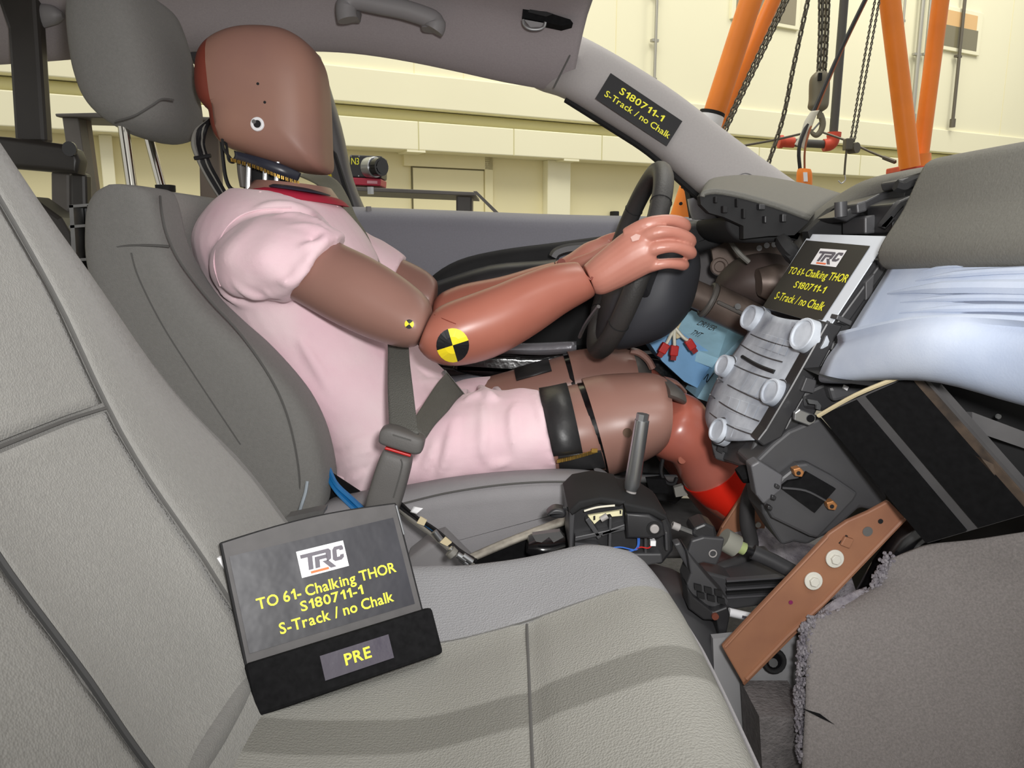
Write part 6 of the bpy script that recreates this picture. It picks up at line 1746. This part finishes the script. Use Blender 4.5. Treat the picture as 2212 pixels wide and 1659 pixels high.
part('base_tray', MB().slab([(1316, 1196), (1430, 1196), (1432, 1216), (1400, 1222), (1316, 1208)], YS - 0.002, YS + 0.08), M_DKGREY, gs, smooth=False, bevel=0.002)
# lever
part('lever_shaft', MB().tube([W(1365, 1050, 0.86), W(1360, 1092, 0.86)], 0.0062, 12), mat('grey_nylon', (160, 156, 154), 0.5), gs)
part('lever', MB().tube([W(1362, 1058, 0.86), W(1366, 1044, 0.86), W(1387, 908, 0.86)], [0.0075, 0.0095, 0.0085], 14), M_STEEL, gs)
part('lever_tip', MB().tube([W(1386, 912, 0.86), W(1389, 894, 0.86)], 0.0075, 8), M_STEEL, gs)
# release pawl on the left
part('release_pawl', pillow(PX([(1181, 1106), (1196, 1094), (1216, 1096), (1222, 1106), (1214, 1114), (1190, 1112)], YS + 0.02), YS + 0.01, YS + 0.03, 0.003), M_BLACK, gs)
wire('pawl_link', [W(1216, 1098, YS + 0.018), W(1228, 1100, YS + 0.018), W(1234, 1116, YS + 0.018), W(1232, 1160, YS + 0.018)], 0.0022, M_BLACK, gs)
part('rear_support', MB().slab([(1330, 1010), (1350, 1040), (1410, 1040), (1460, 1030), (1450, 1070), (1330, 1072)], 1.02, 1.06), M_BLACK, gs, smooth=False) if False else None

# shift cable, bracket and hose
sc2 = thing('shift_cable', 'shift cable with clear plastic sleeve and green tip right of the selector', 'cable', W(1560, 1200, 0.84))
wire('cable_rod', [W(1452, 1134, 0.84), W(1484, 1146, 0.84), W(1520, 1160, 0.84)], 0.003, M_STEELD, sc2)
part('rod_sleeve', MB().tube([W(1452, 1134, 0.84), W(1467, 1140, 0.84)], 0.0045, 10), mat('grey_nylon', (160, 156, 154), 0.5), sc2)
part('mount_plate', MB().slab([(1494, 1168), (1520, 1160), (1566, 1164), (1558, 1200), (1548, 1222), (1520, 1216), (1490, 1224), (1484, 1200)], 0.83, 0.838), M_DKGREY, sc2, smooth=False, bevel=0.002)
part('plate_ring', MB().ring(W(1540, 1196, 0.829), (0, -1, 0), 0.0042, 0.0008, 18, 6), mat('grey_nylon', (160, 156, 154), 0.5), sc2)
part('clamp_block', MB().slab([(1500, 1140), (1524, 1130), (1546, 1140), (1550, 1166), (1510, 1166), (1494, 1156)], 0.835, 0.87), M_BLACK, sc2, smooth=False, bevel=0.003)
part('clear_sleeve', MB().tube([W(1562, 1164, 0.845), W(1590, 1180, 0.845)], 0.0135, 14), mat('clear_plastic', (150, 150, 140), 0.25, spec=0.6), sc2)
part('green_tip', MB().tube([W(1590, 1178, 0.845), W(1608, 1186, 0.845)], 0.0075, 12), mat('pale_green', (176, 190, 130), 0.5), sc2)
part('cable_sleeve', MB().tube([W(1606, 1186, 0.845), W(1628, 1194, 0.845)], 0.005, 10), M_CABLEB, sc2)
part('outer_cable', MB().tube([W(1626, 1192, 0.845), W(1670, 1212, 0.84), W(1740, 1250, 0.83)], 0.009, 12), M_DKGREY, sc2)
hz = wire('heater_hose', [W(x, y, Y) for x, y, Y in ((1628, 1050, 0.93), (1616, 1080, 0.92), (1614, 1130, 0.92), (1622, 1180, 0.92), (1600, 1210, 0.91), (1560, 1228, 0.90), (1530, 1240, 0.90))], 0.0095, mat('hose_grey', (58, 57, 58), 0.55), n=12)
tag(hz, 'dark rubber hose curving down in front of the brown tunnel bracket', 'hose')
# moulded console support
cs2 = thing('console_support', 'dark moulded console support leg with open rib cells beside the passenger cushion', 'bracket', W(1530, 1390, 0.80))
part('arm', MB().slab([(1484, 1190), (1500, 1214), (1530, 1250), (1576, 1300), (1570, 1320), (1490, 1300), (1484, 1262), (1492, 1240)], 0.80, 0.84), M_DKGREY, cs2, smooth=False, bevel=0.002)
for i in range(3):
    for j in range(2):
        x, y = 1500 + 22 * i + 6 * j, 1262 + 17 * j + 6 * i
        part('rib_cell', MB().slab([(x, y), (x + 16, y + 4), (x + 17, y + 16), (x + 1, y + 12)], 0.796, 0.802), M_BLACKM, cs2, smooth=False)
part('leg', MB().slab([(1484, 1268), (1500, 1290), (1540, 1322), (1572, 1310), (1578, 1330), (1566, 1390), (1556, 1388), (1548, 1340), (1520, 1340), (1488, 1316)], 0.79, 0.82), M_BLACK, cs2, smooth=False, bevel=0.002)
part('leg_screw', MB().disc(W(1544, 1330, 0.789), (0, -1, 0), 0.004, 0.003, 10), mat('rust_screw', (110, 60, 46), 0.5), cs2)
part('strut', MB().slab([(1455, 1176), (1470, 1172), (1520, 1260), (1508, 1270)], 0.815, 0.83), M_DKGREY, cs2, smooth=False, bevel=0.002)
tr_ = thing('tunnel_trim', 'dark ribbed plastic tray along the tunnel behind the brown bracket', 'trim', W(1640, 1310, 0.86))
part('tray', MB().slab([(1520, 1234), (1580, 1250), (1705, 1240), (1710, 1300), (1580, 1318), (1530, 1290)], 0.86, 0.95), M_DKGREY, tr_, smooth=False, bevel=0.003)
for i in range(5):
    y = 1254 + i * 9
    part('tray_rib', MB().slab([(1570, y), (1704, y - 8), (1704, y - 5), (1570, y + 4)], 0.854, 0.862), M_BLACKM if i % 2 else mat('plate_grey', (84, 84, 87), 0.5), tr_, smooth=False)
part('label_tube', MB().tube([W(1574, 1322, 0.83), W(1626, 1334, 0.83)], 0.0052, 10), M_WHITE, tr_)
part('tube_print', MB().slab([(1604, 1330), (1618, 1333), (1617, 1338), (1603, 1335)], 0.8238, 0.8245), M_GREYINK, tr_, smooth=False)
# felt insulation behind
ft_ = sheet([[W(1560, 1140, 1.0), W(1640, 1130, 1.0), W(1720, 1170, 0.98), W(1820, 1200, 0.95)], [W(1560, 1200, 0.97), W(1650, 1190, 0.96), W(1740, 1220, 0.95), W(1840, 1250, 0.90)], [W(1570, 1260, 0.95), W(1660, 1250, 0.93), W(1760, 1280, 0.9), W(1860, 1310, 0.85)]], (5, 5))
tag(part('insulation_felt', ft_, M_FELT, solid=0.012), 'grey-violet insulation felt showing between hoses and the long bracket', 'insulation')

# ------------------------------------------------------------------ passenger footwell carpet with torn felt edge
cp = thing('footwell_carpet', 'grey passenger footwell carpet with torn felt edge', 'carpet', W(2000, 1659, 0.7))
rowsC = [[(1926, 1206, .745), (1960, 1190, .74), (2006, 1174, .735), (2100, 1164, .72), (2220, 1148, .70), (2500, 1110, .66)],
         [(1880, 1290, .742), (1930, 1260, .735), (2000, 1240, .725), (2100, 1230, .71), (2220, 1220, .69), (2500, 1200, .64)],
         [(1752, 1350, .735), (1830, 1345, .725), (1950, 1330, .71), (2100, 1320, .695), (2230, 1310, .675), (2500, 1300, .62)],
         [(1742, 1430, .715), (1830, 1430, .705), (1950, 1420, .69), (2100, 1410, .675), (2230, 1410, .655), (2500, 1400, .60)],
         [(1738, 1530, .695), (1830, 1530, .685), (1950, 1525, .665), (2100, 1520, .645), (2230, 1520, .63), (2500, 1520, .57)],
         [(1736, 1660, .67), (1830, 1660, .655), (1950, 1660, .635), (2100, 1660, .61), (2230, 1660, .59), (2500, 1660, .53)],
         [(1734, 1900, .63), (1830, 1900, .61), (1950, 1900, .58), (2100, 1900, .55), (2230, 1900, .53), (2500, 1900, .47)]]
gC = [[W(*p) for p in r] for r in rowsC]
for i, r in enumerate(gC):
    for j, p in enumerate(r):
        p.y += 0.006 * noise.noise(p * 9)
part('pile', sheet(gC, (5, 5)), M_CARPET, cp, solid=0.008, soff=1)
random.seed(11)
fe = catmull([W(*p) for p in ((1928, 1206, .74), (1905, 1250, .738), (1872, 1302, .736), (1820, 1322, .733), (1760, 1346, .73), (1744, 1380, .722), (1742, 1430, .71), (1736, 1500, .70), (1738, 1560, .69), (1742, 1640, .672))], 9)
fb = MB()
for i in range(len(fe) - 1):
    for k in range(14):
        c = fe[i].lerp(fe[i + 1], random.random()) + Vector((random.uniform(-.009, .004), random.uniform(-.003, .004), random.uniform(-.005, .005)))
        r = random.uniform(0.0009, 0.0024)
        rng = []
        for a in range(1, 4):
            th_ = math.pi * a / 4
            rng.append([c + Vector((math.cos(2 * math.pi * q / 6) * math.sin(th_) * r * random.uniform(.6, 1.3), math.sin(2 * math.pi * q / 6) * math.sin(th_) * r, math.cos(th_) * r * 1.2)) for q in range(6)])
        fb.loft(rng)
o = part('felt_fringe', fb, M_FELT, cp)
o['kind'] = 'stuff'
part('carpet_slit', MB().prism([W(x, y, Y) for x, y, Y in ((1735, 1530, .689), (1770, 1540, .684), (1806, 1566, .676), (1800, 1562, .676), (1770, 1548, .682))], (0, -0.002, 0)), M_DEEP, cp, smooth=False)
part('felt_ledge', sheet([[W(1752, 1352, .742), W(1800, 1300, .742), W(1870, 1270, .745)], [W(1760, 1356, .73), W(1816, 1326, .732), W(1876, 1300, .735)]], (4, 5)), M_FELT, cp, solid=0.01)
fp = thing('floor_plate', 'bare grey painted floor metal between passenger cushion and carpet', 'floor metal', W(1680, 1660, 0.72))
part('plate', MB().slab([(1540, 1380), (1640, 1370), (1760, 1380), (1790, 1900), (1560, 1900)], 0.775, 0.785), M_FLOORG, fp, smooth=False)
part('foot_mat', MB().slab([(1640, 1548), (1750, 1548), (1760, 1900), (1660, 1900)], 0.70, 0.765), mat('mat_grey', (104, 100, 100), 0.95, var=0.2, vscale=120, bump=0.6, bscale=300), fp, smooth=False)
part('drain_hole', MB().disc(W(1672, 1428, 0.772), (0, -1, 0.3), 0.011, 0.003, 18), M_GLOSS, fp)
part('grommet_edge', MB().ring(W(1672, 1428, 0.770), (0, -1, 0.3), 0.011, 0.003, 18, 6), M_BLACKM, fp)
part('bright_bolt', MB().disc(W(1668, 1430, 0.765), (0, -1, 0.3), 0.005, 0.004, 10), M_STEEL, fp)
part('slot', MB().slab([(1650, 1532), (1664, 1534), (1664, 1540), (1650, 1538)], 0.763, 0.766), M_INK, fp, smooth=False)
sw2 = thing('tunnel_duct', 'glossy black duct between the long bracket and the glove panel', 'duct', W(1930, 1200, 0.78))
part('duct', MB().tube([W(2010, 1130, 0.76), W(1960, 1170, 0.76), W(1915, 1230, 0.77), W(1880, 1290, 0.78)], 0.016, 14), M_GLOSS, sw2)
part('duct', MB().tube([W(2040, 1130, 0.75), W(1990, 1175, 0.75), W(1945, 1220, 0.755)], 0.010, 14), M_GLOSS, sw2)
part('duct_tape', MB().tube([W(1948, 1214, 0.748), W(1930, 1224, 0.748)], 0.008, 10), M_BLUE, sw2)

# ------------------------------------------------------------------ instrumentation cables by the buckle
def bundle(name, label, pts, mats, r, spread):
    root = thing(name, label, 'cables', W(*pts[-1]))
    for i, m in enumerate(mats):
        ox, oy = random.uniform(-spread, spread), random.uniform(-spread, spread)
        wire('cable', [W(x + ox + random.uniform(-3, 3), y + oy + random.uniform(-3, 3), Y + i * 0.002) for x, y, Y in pts], r, m, root, n=6, spans=4)
    return root
ic = bundle('sensor_cables', 'bundle of grey and black sensor cables with tags beside the buckle', [(862, 1098, 0.90), (890, 1122, 0.87), (930, 1150, 0.85), (968, 1180, 0.83), (1000, 1206, 0.81), (1020, 1216, 0.80)], [M_CABLE, M_CABLE, M_CABLEB, M_CABLEB, M_CABLE, M_CABLEB, M_BLUE], 0.0022, 9)
part('flag_label', sheet([[W(886, 1106, 0.875), W(894, 1094, 0.875)], [W(900, 1110, 0.87), W(914, 1098, 0.87)]], (3, 3)), M_WHITE, ic, solid=0.0006)
part('tape_tag', MB().slab([(900, 1130), (908, 1116), (922, 1124), (916, 1136)], 0.855, 0.857), M_TAN, ic, smooth=False)
part('tape_tag', MB().slab([(950, 1172), (962, 1160), (976, 1172), (966, 1180)], 0.825, 0.827), M_TAN, ic, smooth=False)
for a, b_, Y in (((938, 1148), (952, 1166), 0.83), ((988, 1198), (1006, 1210), 0.795), ((1000, 1200), (1020, 1214), 0.795), ((994, 1206), (1010, 1218), 0.80), ((972, 1184), (984, 1196), 0.81)):
    part('plug_sleeve', MB().tube([W(a[0], a[1], Y), W(b_[0], b_[1], Y)], 0.0036, 10), M_STEEL, ic)
part('plug_band', MB().tube([W(972, 1190, 0.805), W(980, 1198, 0.805)], 0.007, 10), M_CABLE, ic)
bundle('blue_hoses', 'blue and black hoses running down beside the seat behind the buckle', [(712, 1005, 1.02), (720, 1030, 1.0), (738, 1056, 0.985), (765, 1082, 0.97), (800, 1112, 0.95)], [M_BLUE, M_BLUE, M_CABLEB, M_CABLEB, M_CABLEB, M_CABLE], 0.0036, 9)
tag(wire('zip_strap', [W(646, 1110, 0.93), W(652, 1090, 0.945), W(660, 1064, 0.955), W(664, 1040, 0.962)], 0.0022, mat('clear_strap', (150, 160, 168), 0.3)), 'pale translucent strap on the driver backrest side behind the sign', 'strap')
tag(part('seat_latch_plate', MB().prism([W(x, y, 0.86) for x, y in ((618, 1118), (675, 1106), (700, 1102), (698, 1112), (620, 1130))], (0, 0.02, 0)), M_STEELD, smooth=False), 'small steel plate on the seat base just above the sign', 'plate')
tag(part('seat_gap_shade', MB().slab([(640, 1095), (712, 1020), (800, 1078), (860, 1090), (860, 1140), (640, 1180)], 1.005, 1.01), M_DEEP, smooth=False), 'black sheet as painted shade in the gap between driver backrest and cushion behind the sign', 'cover')  # black sheet stands in for the darkness of the open gap
# driver footwell floor and seat rail
ff_ = thing('driver_footwell', 'grey driver footwell floor under the dummy knees', 'footwell', W(1450, 1150, 1.3))
part('mat', sheet([[WZ(1300, 1090, RZ - 0.52), WZ(1450, 1080, RZ - 0.52), WZ(1600, 1090, RZ - 0.52)], [WZ(1300, 1200, RZ - 0.53), WZ(1450, 1200, RZ - 0.53), WZ(1650, 1200, RZ - 0.53)]], (3, 3)), mat('mat_grey2', (96, 94, 94), 0.9, var=0.15, vscale=60), ff_, solid=0.01)
part('sill_box', MB().slab([(1320, 980), (1420, 960), (1480, 1000), (1490, 1060), (1460, 1090), (1320, 1060)], 1.42, 1.46), M_BLACK, ff_, smooth=False, bevel=0.004)
part('rail_bar', MB().tube([W(1322, 1036, 1.05), W(1380, 1034, 1.06), W(1460, 1034, 1.08)], 0.006, 10), M_STEELD, ff_)
part('black_pad', MB().slab([(1396, 1034), (1438, 1036), (1444, 1066), (1404, 1064)], 1.05, 1.08), M_DEEP, ff_, smooth=False)
part('white_scrap', MB().slab([(1456, 1054), (1476, 1048), (1486, 1070), (1460, 1074)], 1.10, 1.11), mat('dusty_patch', (140, 138, 132), 0.8), ff_, smooth=False)
wire('loop_cable', [W(x, y, 1.06) for x, y in ((1432, 990), (1428, 1020), (1440, 1042), (1456, 1044), (1462, 1032))], 0.003, M_CABLEB, ff_)
